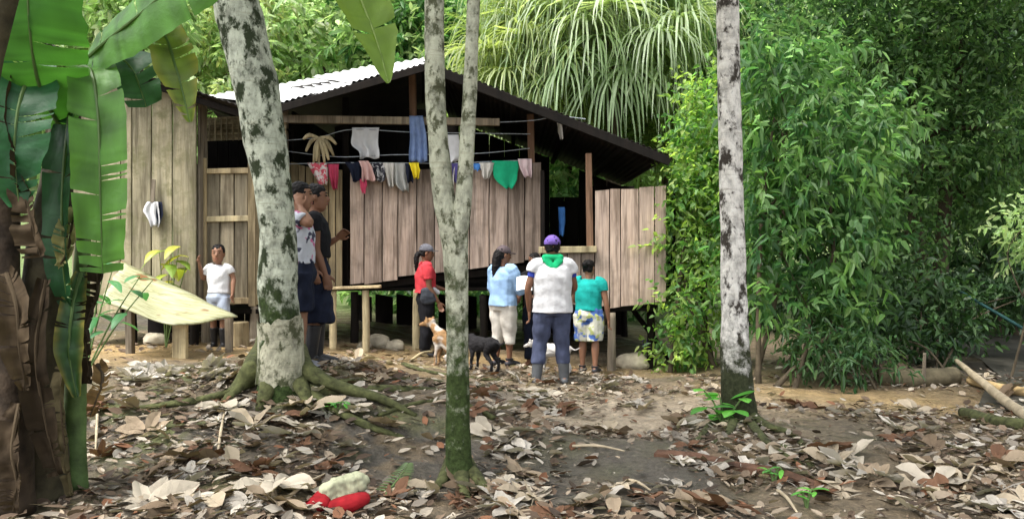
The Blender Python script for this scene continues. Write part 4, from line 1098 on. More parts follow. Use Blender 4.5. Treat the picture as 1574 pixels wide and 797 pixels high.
# fern frond on the ground
q = gp(592, 768); e = gp(628, 722)
t = empty('fallen_fern', q, 'pale green fern frond lying beside the red and cream bundle', 'fern')
bm = bmesh.new(); p, r = smooth_path([q + Vector((0, 0, .03)), (q + e) / 2 + Vector((.03, 0, .07)), e + Vector((0, 0, .05))], [.006, .005, .003], 9); add_loft(bm, p, r, seg=5); put('stem', bm_mesh(bm), M_STEM, t)
bs, ds, cs = [], [], []
ax = (e - q).normalized(); sx = ax.cross(Vector((0, 0, 1))).normalized()
for i in range(2, len(p) - 1):
    for s in (-1, 1): bs.append(tuple(p[i])); ds.append(tuple(sx * s + ax * .5 + Vector((0, 0, .15)))); cs.append((.16, .24, .12))
bs, ds, cs = map(np.array, (bs, ds, cs)); NN = len(bs)
put('frond', merge(leaves_mesh(bs, ds, np.tile([0, 0, 1.], (NN, 1)), np.linspace(.13, .04, NN), np.full(NN, .013), cs, .2)), LEAFB, t)
# ------------------------------------------------------------------ washing on the lines
def garment(name, label, cat, rows, d, mat, folds=3, amp=.018, seed=0, gap=.022, ph=0., parent=None):
    """cloth folded over a line; rows: (py, px_left, px_right) from the line downwards"""
    g = 14; V, Fs = [], []
    n_ = 12; ys = [r[0] for r in rows]
    for lay_ in (0, 1):
        for j in range(n_ + 1):
            t = j / n_; py = ys[0] + (ys[-1] - ys[0]) * t
            xl = np.interp(py, ys, [r[1] for r in rows]); xr = np.interp(py, ys, [r[2] for r in rows])
            for i in range(g + 1):
                u = i / g
                dep = d + lay_ * gap * (min(1, t * 3 + .15)) - 1.7 * amp * (.3 + t) * math.sin(u * folds * 2 * math.pi + seed + ph + t * 1.2) * (1 if lay_ == 0 else .6)
                q = P(xl + (xr - xl) * u, py + 1.5 * math.sin(u * 9 + seed) * t, dep)
                q += Vector((.012 * mnoise.noise(Vector((t * 3, seed, u * 2))), 0, 0))
                V.append(tuple(q))
    W_ = g + 1; K = W_ * (n_ + 1)
    for j in range(n_):
        for i in range(g):
            a = j * W_ + i; Fs.append((a, a + W_, a + W_ + 1, a + 1)); a += K; Fs.append((a, a + 1, a + W_ + 1, a + W_))
    for i in range(g):
        Fs.append((i, i + 1, K + i + 1, K + i)); a = n_ * W_ + i; Fs.append((a, K + a, K + a + 1, a + 1))
    for j in range(n_):
        a = j * W_; Fs.append((a, K + a, K + a + W_, a + W_)); a += g; Fs.append((a, a + W_, K + a + W_, K + a))
    me = np_mesh(np.array(V), Fs)
    o = put(name, me, mat, parent, origin=P((rows[0][1] + rows[0][2]) / 2, ys[0], d), smooth=True)
    if not parent: tag(o, label, cat, 'washing hung out along the house front')
    return o
WHITE = m_cloth('white_cloth', (.55, .55, .56), .08); OFFW = m_cloth('off_white_cloth', (.47, .45, .41), .12)
LGREY = m_cloth('light_grey_cloth', (.34, .34, .32), .12); NAVY = m_cloth('navy_cloth', (.010, .013, .026), .3)
BLACKC = m_cloth('black_cloth', (.009, .009, .011), .3); BLUEC = m_cloth('washed_blue_cloth', (.17, .24, .42), .2)
CRIM = m_cloth('crimson_cloth', (.42, .05, .10), .2); PINKB = m_cloth('pink_beige_cloth', (.55, .36, .33), .12)
YEL = m_cloth('yellow_cloth', (.72, .58, .03), .12); GREENC = m_cloth('green_cloth', (.012, .30, .15), .12)
PPINK = m_cloth('pale_pink_cloth', (.60, .47, .48), .12); BRBLUE = m_cloth('bright_blue_cloth', (.05, .16, .42), .2)
PURP = m_cloth('dark_violet_cloth', (.06, .05, .16), .3)
CHECK = m_cloth('pink_check_cloth', (.66, .60, .58), .1, [(16, .47, .52, (.60, .10, .14))])
WCHK = m_cloth('grey_print_cloth', (.40, .40, .40), .1, [(20, .44, .5, (.03, .03, .04))])
GD = 12.84
garment('white_shirt', 'white shirt hanging on the upper line', 'shirt', [(196, 541, 583), (215, 540, 581), (222, 540, 581), (232, 552, 583), (243, 553, 583)], GD, WHITE, 2, .03, 1)
garment('blue_garment', 'faded blue garment hanging from the king post', 'garment', [(178, 629, 650), (205, 630, 655), (230, 629, 657), (249, 629, 657)], GD - .05, BLUEC, 3, .02, 2)
garment('white_towel', 'square white cloth between the two forked stems', 'towel', [(207, 681, 705), (230, 680, 708), (243, 680, 710), (250, 680, 700)], GD, WHITE, 1, .015, 3)
garment('checked_cloth', 'pink and white patterned cloth on the straw coloured wall', 'cloth', [(250, 472, 502), (262, 478, 504), (275, 486, 504), (284, 489, 502)], GD, CHECK, 2, .02, 4)
garment('crimson_cloth', 'narrow crimson cloth next to the pink patterned one', 'cloth', [(252, 503, 521), (270, 506, 520), (291, 511, 519)], GD, CRIM, 2, .02, 5)
garment('navy_garment', 'dark navy garment at the left end of the front wall', 'garment', [(249, 530, 560), (262, 538, 560), (279, 542, 560)], GD, NAVY, 2, .02, 6)
garment('pink_shirt', 'pinkish beige shirt hanging over the front wall', 'shirt', [(247, 551, 566), (258, 556, 573), (278, 556, 577)], GD - .05, PINKB, 2, .025, 7)
garment('red_sash', 'thin red strip dangling below the pinkish shirt', 'cloth', [(275, 553, 565), (288, 554, 563), (297, 557, 562)], GD - .02, CRIM, 1, .01, 8)
garment('dark_shirt', 'black and grey printed shirt on the wall top', 'shirt', [(250, 571, 592), (262, 573, 593), (279, 576, 592)], GD, WCHK, 2, .025, 9)
garment('white_trousers', 'white trousers with legs apart on the wall top', 'trousers', [(250, 588, 607), (262, 592, 606), (288, 597, 606)], GD - .03, OFFW, 2, .025, 10)
garment('grey_shirt', 'light grey shirt with a long tail on the wall top', 'shirt', [(250, 604, 624), (270, 605, 626), (284, 606, 628), (294, 616, 628)], GD, LGREY, 2, .025, 11)
garment('navy_shorts', 'dark blue shorts left of the yellow cloth', 'shorts', [(251, 622, 637), (265, 624, 636), (280, 626, 635)], GD, NAVY, 1, .02, 12)
garment('yellow_cloth', 'bright yellow cloth left of the forked tree', 'cloth', [(250, 628, 644), (262, 633, 645), (274, 636, 644)], GD - .04, YEL, 2, .02, 13)
garment('off_white_trousers', 'off white trousers seen between the forked stems', 'trousers', [(251, 683, 700), (266, 686, 698), (284, 691, 698)], GD, OFFW, 2, .02, 14)
garment('violet_garment', 'dark violet garment seen between the forked stems', 'garment', [(251, 694, 708), (265, 695, 706), (281, 697, 705)], GD - .03, PURP, 1, .02, 15)
garment('blue_rag', 'small blue rag right of the forked stems', 'cloth', [(251, 727, 741), (262, 729, 739)], GD, BRBLUE, 1, .015, 16)
garment('white_blouse', 'small white blouse left of the green towel', 'shirt', [(250, 736, 760), (262, 739, 757), (275, 743, 751)], GD - .02, OFFW, 2, .02, 17)
garment('green_towel', 'bright green towel on the right end of the wall', 'towel', [(247, 756, 796), (258, 757, 797), (275, 760, 795), (283, 766, 791), (289, 775, 787)], GD, GREENC, 1, .012, 18)
garment('pale_pink_shirt', 'pale pink shirt right of the green towel', 'shirt', [(244, 796, 817), (258, 799, 818), (272, 806, 817)], GD - .03, PPINK, 2, .02, 19)
garment('white_strip', 'twisted white strip tied to the line under the right eave', 'cloth', [(179, 853, 864), (186, 856, 863), (200, 857, 865), (213, 861, 866)], 12.5, OFFW, 1, .012, 20)
garment('blue_strip', 'blue strip hanging inside the dark window opening', 'cloth', [(318, 858, 868), (340, 859, 869), (362, 860, 867)], 13.2, BRBLUE, 1, .015, 21)
# cloth on the hut wall
hc = empty('hut_rag', P(236, 300, 11.3), 'white and navy rag hanging on a nail of the hut wall', 'cloth')
garment('white_half', None, None, [(310, 226, 243), (325, 219, 245), (338, 228, 246), (348, 231, 244)], 11.28, WHITE, 2, .015, 31, parent=hc)
garment('navy_half', None, None, [(310, 239, 249), (330, 240, 251), (343, 240, 247)], 11.3, NAVY, 1, .012, 32, parent=hc)
put('hanging_stick', beam(P(236, 276, 11.3), P(235, 311, 11.28), .05, .02), W_GREY, hc)
# dried bundle
bd = empty('dried_bundle', P(493, 208, GD), 'pale bundle of dried husks tied to the line', 'bundle')
for k, (x1, y1) in enumerate(((470, 233), (466, 214), (482, 250), (490, 252), (499, 250), (505, 246), (513, 240), (517, 222), (486, 248), (509, 233))):
    bm = bmesh.new(); a = P(490, 212, GD); e = P(x1, y1, GD - .04 + .02 * (k % 4)); m_ = a.lerp(e, .5) + Vector((.02 * (x1 - 490) / 25, 0, .05))
    p, r = smooth_path([a, m_, e], [.018, .034, .016], 4); add_loft(bm, p, r, seg=7, rough=.2, seed=k); put('husk', bm_mesh(bm), W_PALE, bd, smooth=True)
# cords
CORD = m_plain('cord', (.30, .33, .36), .6, .2, 20, 0)
def cord(label, pts, r=.006):
    me = tube(pts, [r] * len(pts), 6, 6); return tag(put('clothes_line', me, CORD, origin=pts[0]), label, 'cord', 'clothes lines')
cord('upper clothes line holding the dried bundle and white shirt', [P(436, 216, GD), P(490, 211, GD), P(541, 199, GD), P(630, 203, GD), P(740, 205, GD), P(815, 206, GD + .1)])
cord('lower clothes line crossing the dark gable opening', [P(438, 232, GD + .02), P(520, 241, GD + .02), P(600, 238, GD + .02), P(730, 236, GD + .02), P(814, 228, GD + .1)])
cord('clothes line rising to the white strip under the right eave', [P(768, 188, GD), P(820, 185, 12.6), P(858, 179, 12.5), P(900, 183, 12.45)])
cord('clothes line sagging along the top of the front wall', [P(440, 252, GD + .01), P(540, 250, GD + .01), P(680, 251, GD + .01), P(760, 248, GD + .01), P(818, 246, GD + .01)])

# ------------------------------------------------------------------ logs, boards, hose
LOGM = m_plain('bare_log', (.34, .28, .19), .85, .35, 7, .6, .015)
def log(name, label, pts, rad, mat, seed=0, cat='log', seg=12):
    me = tube(pts, rad, seg, 6, .14, seed); return tag(put(name, me, mat, origin=pts[0], smooth=True), label, cat)
a, b_, c, e = gp(1470, 580), gp(1500, 600), gp(1545, 630), gp(1600, 665)
for v, z in ((a, .22), (b_, .16), (c, .10), (e, .06)): v.z += z
log('fallen_pole', 'bare grey pole lying towards the right picture edge', [a, b_, c, e], [.025, .045, .05, .055], LOGM, 1)
a, b_, c = gp(1490, 592), gp(1540, 605), gp(1600, 615)
for v in (a, b_, c): v.z += .06
log('fallen_pole', 'tan pole lying behind the bare grey pole', [a, b_, c], [.05, .06, .06], m_plain('tan_log', (.38, .27, .13), .85, .3, 7, .6, .015), 2)
a, b_, c = gp(1350, 590), gp(1410, 592), gp(1470, 588)
for v in (a, b_, c): v.z += .08
log('rotting_log', 'dark rotting log below the shaded trees', [a, b_, c], [.12, .13, .11], m_plain('rotten_wood', (.09, .075, .045), .95, .5, 7, .8, .03), 3)
q = gp(1420, 595); log('thin_stake', 'thin upright stake beside the dark rotting log', [q - Vector((0, 0, .1)), q + Vector((.0, 0, .2)), q + Vector((.01, 0, .42))], [.025, .022, .018], W_GREY, 4, 'stake')
a, c, e = gp(1480, 640), gp(1530, 655), gp(1574, 660)
for v in (a, c, e): v.z += .04
log('mossy_log', 'short mossy log in front of the poles at right', [a, c, e], [.05, .06, .06], M_MOSS, 5)
log('hose', 'dark teal hose slanting through the shade at the right edge', [P(1440, 425, 14), P(1500, 462, 13), P(1574, 505, 12), P(1640, 545, 11)], [.022] * 4, m_plain('hose_rubber', (.015, .05, .05), .5, .2, 6, 0), 6, 'hose')
# half-buried board
a, b_, c = gp(1008, 700), gp(1130, 722), gp(1262, 752)
RUST = m_plain('rotten_red_board', (.085, .045, .028), .95, .6, 9, .8, .03)
bm = bmesh.new(); pts = [a, a.lerp(b_, .5), b_, b_.lerp(c, .5), c]; vv = []
for k, q in enumerate(pts):
    ax = (c - a).normalized(); sd_ = ax.cross(Vector((0, 0, 1))); h = (.02, .05, .035, .06, .02)[k]
    vv.append([bm.verts.new(q + sd_ * s + Vector((0, 0, z))) for s, z in ((.03, -.05), (.03, h), (-.03, h + .02), (-.03, -.05))])
for r0, r1_ in zip(vv, vv[1:]):
    for k in range(4): bm.faces.new((r0[k], r0[(k + 1) % 4], r1_[(k + 1) % 4], r1_[k]))
bm.faces.new(vv[0]); bm.faces.new(vv[-1][::-1]); bmesh.ops.recalc_face_normals(bm, faces=bm.faces)
tag(put('buried_board', bm_mesh(bm), RUST, origin=a), 'reddish rotten board half buried below the pale tree', 'board')
# twigs
TW = [(1195, 757, 1225, 795), (1425, 757, 1445, 795), (1480, 760, 1500, 720), (335, 700, 345, 640), (1300, 735, 1370, 752), (880, 690, 960, 700), (150, 640, 147, 700), (430, 780, 500, 735), (960, 740, 1000, 760)]
TL = ['pale twig in the lower right below the fallen board', 'curved twig near the bottom right edge', 'short twig slanting up at lower right', 'upright thin twig among leaves below the big tree',
      'long twig lying right of the buried board', 'twig crossing the pale mud in the middle', 'pale twisted twig standing by the banana stems', 'twig left of the red and cream bundle', 'short twig left of the big tan leaf at bottom']
for k, (x0, y0, x1, y1) in enumerate(TW):
    a, e = gp(x0, y0), gp(x1, y1); m_ = (a + e) / 2; m_.z = max(m_.z, gz(m_.x, m_.y)) + .04
    log('twig', TL[k], [a + Vector((0, 0, .015)), m_, e + Vector((0, 0, .03))], [.012, .011, .006], LOGM, k, 'twig', 7)

# red and cream bundle in the foreground
CREAM = m_cloth('cream_knit', (.32, .33, .22), .3); REDC = m_cloth('red_rubber', (.22, .010, .014), .4)
q = gp(525, 785); bu = empty('cloth_bundle', q, 'soft cream bundle with two fat red ends on the ground', 'bundle')
k_ = q.y / F
def L3(px, py, up=0.): return Vector((q.x + (px - 525) * k_, q.y + up, q.z + (785 - py) * k_))
bm = bmesh.new()
for (x0, y0, x1, y1, r0, r1_, u) in ((492, 770, 500, 750, 8, 9, .0), (509, 768, 509, 746, 9, 9, .0), (526, 762, 524, 742, 9, 9, .01), (541, 756, 539, 738, 9, 9, .02), (555, 750, 553, 736, 8, 8, .03), (500, 757, 550, 742, 11, 12, .07), (512, 745, 548, 735, 8, 8, .05), (562, 742, 560, 738, 6, 6, .04)):
    add_loft(bm, [L3(x0, y0, u), L3(x1, y1, u)], [r0 * k_, r1_ * k_], seg=10, round_=True)
put('cream_part', remeshed(bm, .006, 1, .004, 25), CREAM, bu, world=True)
bm = bmesh.new(); add_loft(bm, [L3(480, 778, -.06), L3(500, 770, -.05)], [14 * k_, 13 * k_], seg=12, round_=True)
add_loft(bm, [L3(483, 776, -.05), L3(495, 764, .0)], [13 * k_, 12 * k_], seg=12, round_=True); put('red_end', remeshed(bm, .007, 3, .0015, 12), REDC, bu)
bm = bmesh.new(); add_loft(bm, [L3(518, 775, -.06), L3(540, 770, -.06), L3(561, 763, -.05)], [13 * k_, 14 * k_, 11 * k_], seg=12, round_=True); put('red_end', remeshed(bm, .007, 3, .0015, 12), REDC, bu)
q = gp(612, 765); bm = bmesh.new(); add_loft(bm, [q + Vector((-.08, 0, .03)), q + Vector((0, -.01, .045)), q + Vector((.09, 0, .03))], [.018, .03, .014], seg=10, round_=True)
tag(put('dry_pod', remeshed(bm, .006, 2), LOGM, origin=q), 'tan dry pod right of the red and cream bundle', 'pod')
# purple cup under the house
q = gp(992, 556); bm = bmesh.new(); q = q + Vector((0, 0, .2))
add_loft(bm, [q, q + Vector((0, 0, .1)), q + Vector((0, 0, .13))], [.035, .045, .047], seg=16)
tag(put('plastic_cup', bm_mesh(bm), m_plain('violet_plastic', (.10, .04, .30), .4, .1, 5, 0), origin=q, smooth=True), 'small violet plastic cup on a boulder under the right end of the house', 'cup')

# ------------------------------------------------------------------ leaf litter
DEAD = m_leafc('dead_leaf', .12, .8, .15, 1.1, bump=True)
LC = np.array([(.28, .225, .165), (.36, .31, .245), (.18, .13, .09), (.095, .066, .046), (.40, .36, .30), (.19, .09, .05), (.21, .18, .145), (.055, .04, .03)])
def litter_density(x, y):
    """more leaves in the middle and right, fewer on the swept mud by the house"""
    n_ = fbm(x * 1.1, y * 1.1, 71, 3)
    w_ = np.clip((n_ - .36) * 4.2, .05, 1)
    w_ = w_ * (1 - .85 * np.exp(-((x - 3.6) / 1.5) ** 2 - ((y - 9.9) / .9) ** 2)) * (1 - .8 * np.exp(-((x - 1.1) / .7) ** 2 - ((y - 8.5) / .7) ** 2))
    w_ = w_ * (1 - .8 * np.exp(-((x + 4) / 2) ** 2 - ((y - 11.2) / 1.0) ** 2)) * np.where(y > 11.6, .25, 1)
    w_ = w_ + .55 * np.exp(-((x + .9) / 1.0) ** 2 - ((y - 7.4) / .9) ** 2)
    return w_
g_ = np.random.default_rng(5); NL = 20000
ly = 4.6 + 8.4 * g_.random(NL * 3) ** 1.15; lx = (g_.random(NL * 3) * 2 - 1) * (ly * .62 + .4)
kp = g_.random(NL * 3) < litter_density(lx, ly); lx, ly = lx[kp][:NL], ly[kp][:NL]; NL = len(lx)
sz = .02 + .12 * g_.random(NL) ** 2.2
az = g_.random(NL) * 6.283; tilt = g_.normal(size=NL) * .3
base = np.stack([lx, ly, ground(lx, ly) + .006 + .03 * g_.random(NL) ** 2], -1)
dirs = np.stack([np.cos(az), np.sin(az), np.abs(tilt) * .4 + .02], -1)
nr = unit(np.stack([g_.normal(size=NL) * .4, g_.normal(size=NL) * .4, np.ones(NL)], -1))
cc = LC[g_.choice(len(LC), NL, p=[.16, .12, .17, .17, .09, .05, .13, .11])] * (.65 + .6 * g_.random((NL, 1)))
lm = merge(leaves_mesh(base, dirs, nr, sz, sz * (.35 + .3 * g_.random(NL)), cc, -.12))
tag(put('leaf_litter', lm, DEAD), 'small dead leaves scattered over the muddy clearing', 'leaf litter', kind='stuff')

def palmate(seed, lobes, col, curl):
    """big lobed dead leaf, radius about 1; lobes dry and curl"""
    g = random.Random(seed); V, Fs, C = [], [], []
    for k in range(lobes):
        if seed >= 7 and g.random() < .33: continue
        a = R(-140 + 280 * k / (lobes - 1)) + g.uniform(-.1, .1); Ln = (1 - .35 * abs(k / (lobes - 1) - .5) * 2) * g.uniform(.8, 1.08)
        cu = curl * g.uniform(-.4, 1.3); tw = g.uniform(-.9, .9); cs_ = g.uniform(.75, 1.2); cv = [q * cs_ for q in col]
        base = len(V); n_ = 7
        for j in range(n_):
            t = .06 + .94 * j / (n_ - 1); w_ = Ln * (.06, .15, .21, .235, .205, .12, .01)[j] * g.uniform(.85, 1.1)
            r_ = Ln * (t - .08 * cu * t * t); z = Ln * (cu * .40 * t * t + .05 + .05 * math.sin(t * 6 + k * 2))
            fold = (.25 + .5 * abs(cu)) * w_
            s = Vector((-math.sin(a), math.cos(a), tw * t)).normalized(); c_ = Vector((math.cos(a) * r_, math.sin(a) * r_, z))
            wob = .02 * g.uniform(-1, 1)
            V += [tuple(c_ - s * w_ + Vector((0, 0, fold + wob))), tuple(c_), tuple(c_ + s * w_ + Vector((0, 0, fold - wob)))]
            f_ = 1 - .25 * (j / n_) * g.random(); C += [[q * f_ for q in cv], [q * .8 for q in cv], [q * f_ for q in cv]]
            if j:
                b = base + j * 3; Fs += [(b - 3, b - 2, b + 1, b), (b - 2, b - 1, b + 2, b + 1)]
    b = len(V); st_ = [(0, 0, .03), (-.25, .02, .06), (-.6, .06, .03)]   # stalk
    for q in st_: V += [(q[0], q[1] - .012, q[2]), (q[0], q[1] + .012, q[2]), (q[0], q[1], q[2] + .02)]; C += [[x * .7 for x in col]] * 3
    for j in (0, 3):
        for k in range(3): Fs.append((b + j + k, b + j + (k + 1) % 3, b + j + 3 + (k + 1) % 3, b + j + 3 + k))
    return np_mesh(np.array(V), Fs, np.array(C))
PCOL = [(.43, .355, .255), (.29, .225, .155), (.54, .49, .42), (.16, .115, .075), (.38, .345, .295), (.16, .085, .05), (.49, .43, .34)]
PNAME = ['tan', 'dull brown', 'bleached whitish', 'dark brown', 'ash grey', 'rust red', 'cream']
LEAFV = [palmate(i, 7 + i % 3, PCOL[i % 7], (.15, .5, .7, .3, -.15, .2, .45, .9, .3, .55)[i % 10]) for i in range(20)]
for me in LEAFV: me.materials.append(DEAD)
def big_leaf(q, size, var, rz, label, tilt=(0, 0), group=None, name='dead_lobed_leaf'):
    o = bpy.data.objects.new(name, LEAFV[var]); COL.objects.link(o)
    o.location = q + Vector((0, 0, .012)); o.scale = (size,) * 3; o.rotation_euler = (tilt[0], tilt[1], rz)
    return tag(o, label, 'leaf', group)
for px, py, s, v, rz, tl, lab in ((818, 772, .30, 0, 1.6, (.35, 0), 'large tan lobed leaf lying open right of the forked tree base'), (1068, 785, .30, 1, 1.5, (.3, 0), 'tan lobed leaf with upright lobes at the bottom below the board'),
        (365, 728, .27, 7, 1.4, (.35, .1), 'pale yellowish curled leaf in the lower left'), (388, 660, .25, 2, 2.2, (.3, 0), 'grey lobed leaf at the foot of the big mossy tree'), (502, 640, .24, 4, 1.2, (.45, 0), 'whitish lobed leaf below the roots of the big tree'),
        (1140, 705, .24, 8, 1.2, (.3, 0), 'tan lobed leaf on the roots of the pale tree'), (1300, 720, .27, 2, 1.8, (.3, 0), 'bleached leaf with splayed lobes right of the pale tree'), (1385, 665, .30, 9, 1.4, (.4, 0), 'big whitish curled leaf near the right dirt bank'),
        (705, 775, .2, 5, .4, (.2, .2), 'rust brown leaf at the bottom of the forked tree'), (1050, 660, .26, 8, 2.0, (.4, 0), 'upright pinkish tan leaf left of the green sprout'), (550, 556, .3, 7, .6, (.2, 0), 'large curled grey leaf below the bench'),
        (1330, 740, .22, 6, 2.8, (.3, 0), 'tan leaf standing on edge at lower right')):
    big_leaf(gp(px, py), s, v, rz, lab, tl)
rnl = random.Random(12); cnt = 0
while cnt < 225:
    py = 565 + 232 * rnl.random() ** 1.1; px = rnl.uniform(140, 1574)
    q = gp(px, py)
    if q.y > 12 or rnl.random() > float(litter_density(np.array([q.x]), np.array([q.y]))[0]) * 1.1: continue
    if px < 700 and rnl.random() < .45: continue
    v = rnl.randrange(20)
    zone = ('left of the mossy tree' if px < 370 else 'between mossy and forked trees' if px < 705 else 'between forked and pale trees' if px < 1130 else 'right of the pale tree')
    row = 'in front' if py > 715 else 'midway' if py > 640 else 'far back'
    lab = '%s lobed dead leaf %s %s' % (PNAME[v % 7], row, zone)
    big_leaf(q, rnl.uniform(.12, .33), v, rnl.uniform(0, 6.28), lab, (rnl.gauss(0, .25), rnl.gauss(0, .25)), 'dead lobed leaves on the forest floor'); cnt += 1
for k in range(28):   # the drift of pale leaves below the table
    px, py = rnl.uniform(190, 370), rnl.uniform(562, 592); q = gp(px, py)
    big_leaf(q, rnl.uniform(.13, .22), rnl.choice([2, 4, 9, 11, 16, 18]), rnl.uniform(0, 6.28), 'bleached dead leaf in the pale drift below the sloping table', (rnl.gauss(0, .3), rnl.gauss(0, .3)), 'drift of pale leaves below the table')
# ------------------------------------------------------------------ people
SKIN = m_plain('brown_skin', (.16, .075, .042), .55, .15, 6, .1, .004, .35)
SKIN2 = m_plain('tan_skin', (.22, .11, .065), .55, .12, 6, .1, .004, .35)
HAIR = m_plain('black_hair', (.006, .005, .005), .6, .4, 30, .4, .01, .15)
EYE = m_plain('dark_eye', (.01, .008, .007), .2, .1, 5, 0)
LIP = m_plain('lip', (.20, .07, .05), .5, .1, 5, 0)

def lerp3(a, b, t): return Vector(a) * (1 - t) + Vector(b) * t

def person(label, base, H, yaw, arms, legs, skin, parts, girth=1.0, head_yaw=0., head_pitch=0., lean=0., tilt=0., faces=True, hairstyle='short', grip=0.6, head=1.0):
    """local frame: faces +Y, right is +X, feet at z=0; lengths in metres.
    arms: {'L': (elbow, wrist, hand dir), 'R': ...}; legs: {'L': (knee, ankle), 'R': ...}"""
    t = empty('person', base, label, 'person', rz=yaw)
    S = H
    hip = Vector((0, 0, .52 * S)); chest = Vector((0, lean * .6, .72 * S)); neck = Vector((0, lean, .835 * S))
    hc = Vector((0, lean + .012 * S, (.925 + .07 * (head - 1)) * S)); Rh = Matrix.Rotation(head_yaw, 3, 'Z') @ Matrix.Rotation(head_pitch, 3, 'X')
    hx = lambda x, y, z: hc + Rh @ (Vector((x, y, z)) * S * head)
    sh = {'L': Vector((-.105 * S * girth, lean * .9, .805 * S)), 'R': Vector((.105 * S * girth, lean * .9, .805 * S))}
    hp = {'L': Vector((-.052 * S * girth, 0, .50 * S)), 'R': Vector((.052 * S * girth, 0, .50 * S))}
    bm = bmesh.new(); X1 = (1, 0, 0)
    # head: skull, jaw, nose, ears, neck
    pr = [(-.072, .022, .03, .004), (-.060, .036, .042, .008), (-.040, .042, .050, .006), (-.01, .046, .055, 0), (.02, .050, .060, -.006), (.045, .046, .055, -.008), (.062, .032, .040, -.008), (.070, .014, .018, -.008)]
    add_loft(bm, [hx(0, y, z) for z, a, b, y in pr], [(a * S * head, b * S * head) for z, a, b, y in pr], side=Rh @ Vector(X1), seg=16)
    add_loft(bm, [hx(0, .052, .012), hx(0, .064, -.012), hx(0, .056, -.022)], [.006 * S, .012 * S, .009 * S], seg=8, round_=True)
    for s in (-1, 1): add_loft(bm, [hx(s * .049, -.008, .012), hx(s * .051, -.01, -.014)], [(.006 * S, .014 * S), (.005 * S, .010 * S)], side=Rh @ Vector(X1), seg=8, round_=True)
    add_loft(bm, [neck + Vector((0, 0, -.05 * S)), neck, hx(0, -.01, -.045)], [.036 * S, .031 * S, .032 * S], seg=12)
    # torso
    gw = girth
    tz = [(hip + Vector((0, 0, -.03 * S)), .085, .062), (hip + Vector((0, 0, .02 * S)), .092, .066), (lerp3(hip, chest, .4), .080, .056), (chest, .095, .062), (lerp3(chest, neck, .5), .098, .054), (lerp3(chest, neck, .85), .06, .04)]
    add_loft(bm, [q[0] for q in tz], [(q[1] * S * gw, q[2] * S * gw) for q in tz], side=X1, seg=18)
    for k in 'LR':
        sg = -1 if k == 'L' else 1
        el, wr, hd = arms[k]; el, wr = Vector(el), Vector(wr); hd = Vector(hd).normalized()
        p, r = smooth_path([sh[k] + Vector((-sg * .03 * S, 0, -.005 * S)), sh[k], lerp3(sh[k], el, .5), el, lerp3(el, wr, .35), wr], [.036 * S, .034 * S * gw, .029 * S * gw, .024 * S, .025 * S, .016 * S], 3)
        add_loft(bm, p, r, seg=10, round_=True)
        # hand: palm and five fingers
        sd_ = hd.cross(Vector((0, 1, 0))); sd_ = sd_ if sd_.length > .2 else hd.cross(Vector((1, 0, 0))); sd_.normalize(); nn = hd.cross(sd_)
        pe = wr + hd * .052 * S
        add_loft(bm, [wr, lerp3(wr, pe, .5), pe], [(.015 * S, .012 * S), (.024 * S, .012 * S), (.025 * S, .010 * S)], side=nn, seg=10, round_=True)
        for f in range(4):
            o = (f - 1.5) * .0135 * S; ln = (.040, .047, .044, .034)[f] * S
            b0 = pe + nn * o; b1 = b0 + hd * ln * .55 + sd_ * sg * ln * .15 * grip; b2 = b1 + (hd * (1 - grip) + sd_ * sg * grip).normalized() * ln * .55
            add_loft(bm, [b0, b1, b2], [.0062 * S, .0056 * S, .0046 * S], seg=7, round_=True)
        th0 = wr + hd * .018 * S - nn * .02 * S; add_loft(bm, [th0, th0 - nn * .018 * S + hd * .018 * S, th0 - nn * .020 * S + hd * .038 * S], [.0085 * S, .007 * S, .0055 * S], seg=7, round_=True)
        kn, an = legs[k]; kn, an = Vector(kn), Vector(an)
        p, r = smooth_path([hp[k] + Vector((0, 0, .03 * S)), hp[k], lerp3(hp[k], kn, .5), kn, lerp3(kn, an, .3), lerp3(kn, an, .7), an], [.052 * S * gw, .055 * S * gw, .045 * S * gw, .032 * S, .034 * S * gw, .025 * S, .019 * S], 3)
        add_loft(bm, p, r, seg=12, round_=True)
        add_loft(bm, [an + Vector((0, -.025 * S, -.018 * S)), an + Vector((sg * .004, .02 * S, -.016 * S)), an + Vector((sg * .01, .07 * S, -.026 * S)), an + Vector((sg * .012, .095 * S, -.03 * S))], [(.02 * S, .022 * S), (.023 * S, .022 * S), (.026 * S, .014 * S), (.02 * S, .009 * S)], side=X1, seg=10, round_=True)
    put('body', remeshed(bm, .0085, 2), skin, t, world=False)
    if faces:
        for s in (-1, 1):
            bm = bmesh.new(); c = hx(s * .021, .0505, .010); bmesh.ops.create_uvsphere(bm, u_segments=8, v_segments=6, radius=.008 * S, matrix=Matrix.Translation(c) @ Matrix.Scale(.5, 4, (0, 0, 1)))
            put('eye', bm_mesh(bm), EYE, t, world=False)
            bm = bmesh.new(); add_loft(bm, [hx(s * .010, .056, .024), hx(s * .022, .055, .027), hx(s * .033, .047, .024)], [.0025 * S, .003 * S, .002 * S], seg=6, round_=True); put('eyebrow', bm_mesh(bm), HAIR, t, world=False)
        bm = bmesh.new(); add_loft(bm, [hx(-.016, .052, -.038), hx(0, .057, -.037), hx(.016, .052, -.038)], [.003 * S, .0055 * S, .003 * S], seg=7, round_=True); put('mouth', bm_mesh(bm), LIP, t, world=False)
    # hair
    bm = bmesh.new()
    hr_ = [(-.035, .040, .030, -.035), (-.01, .050, .044, -.024), (.02, .054, .060, -.012), (.045, .051, .060, -.010), (.066, .038, .046, -.010), (.078, .016, .020, -.010)]
    add_loft(bm, [hx(0, y, z) for z, a, b, y in hr_], [(a * S * head, b * S * head) for z, a, b, y in hr_], side=Rh @ Vector(X1), seg=16)
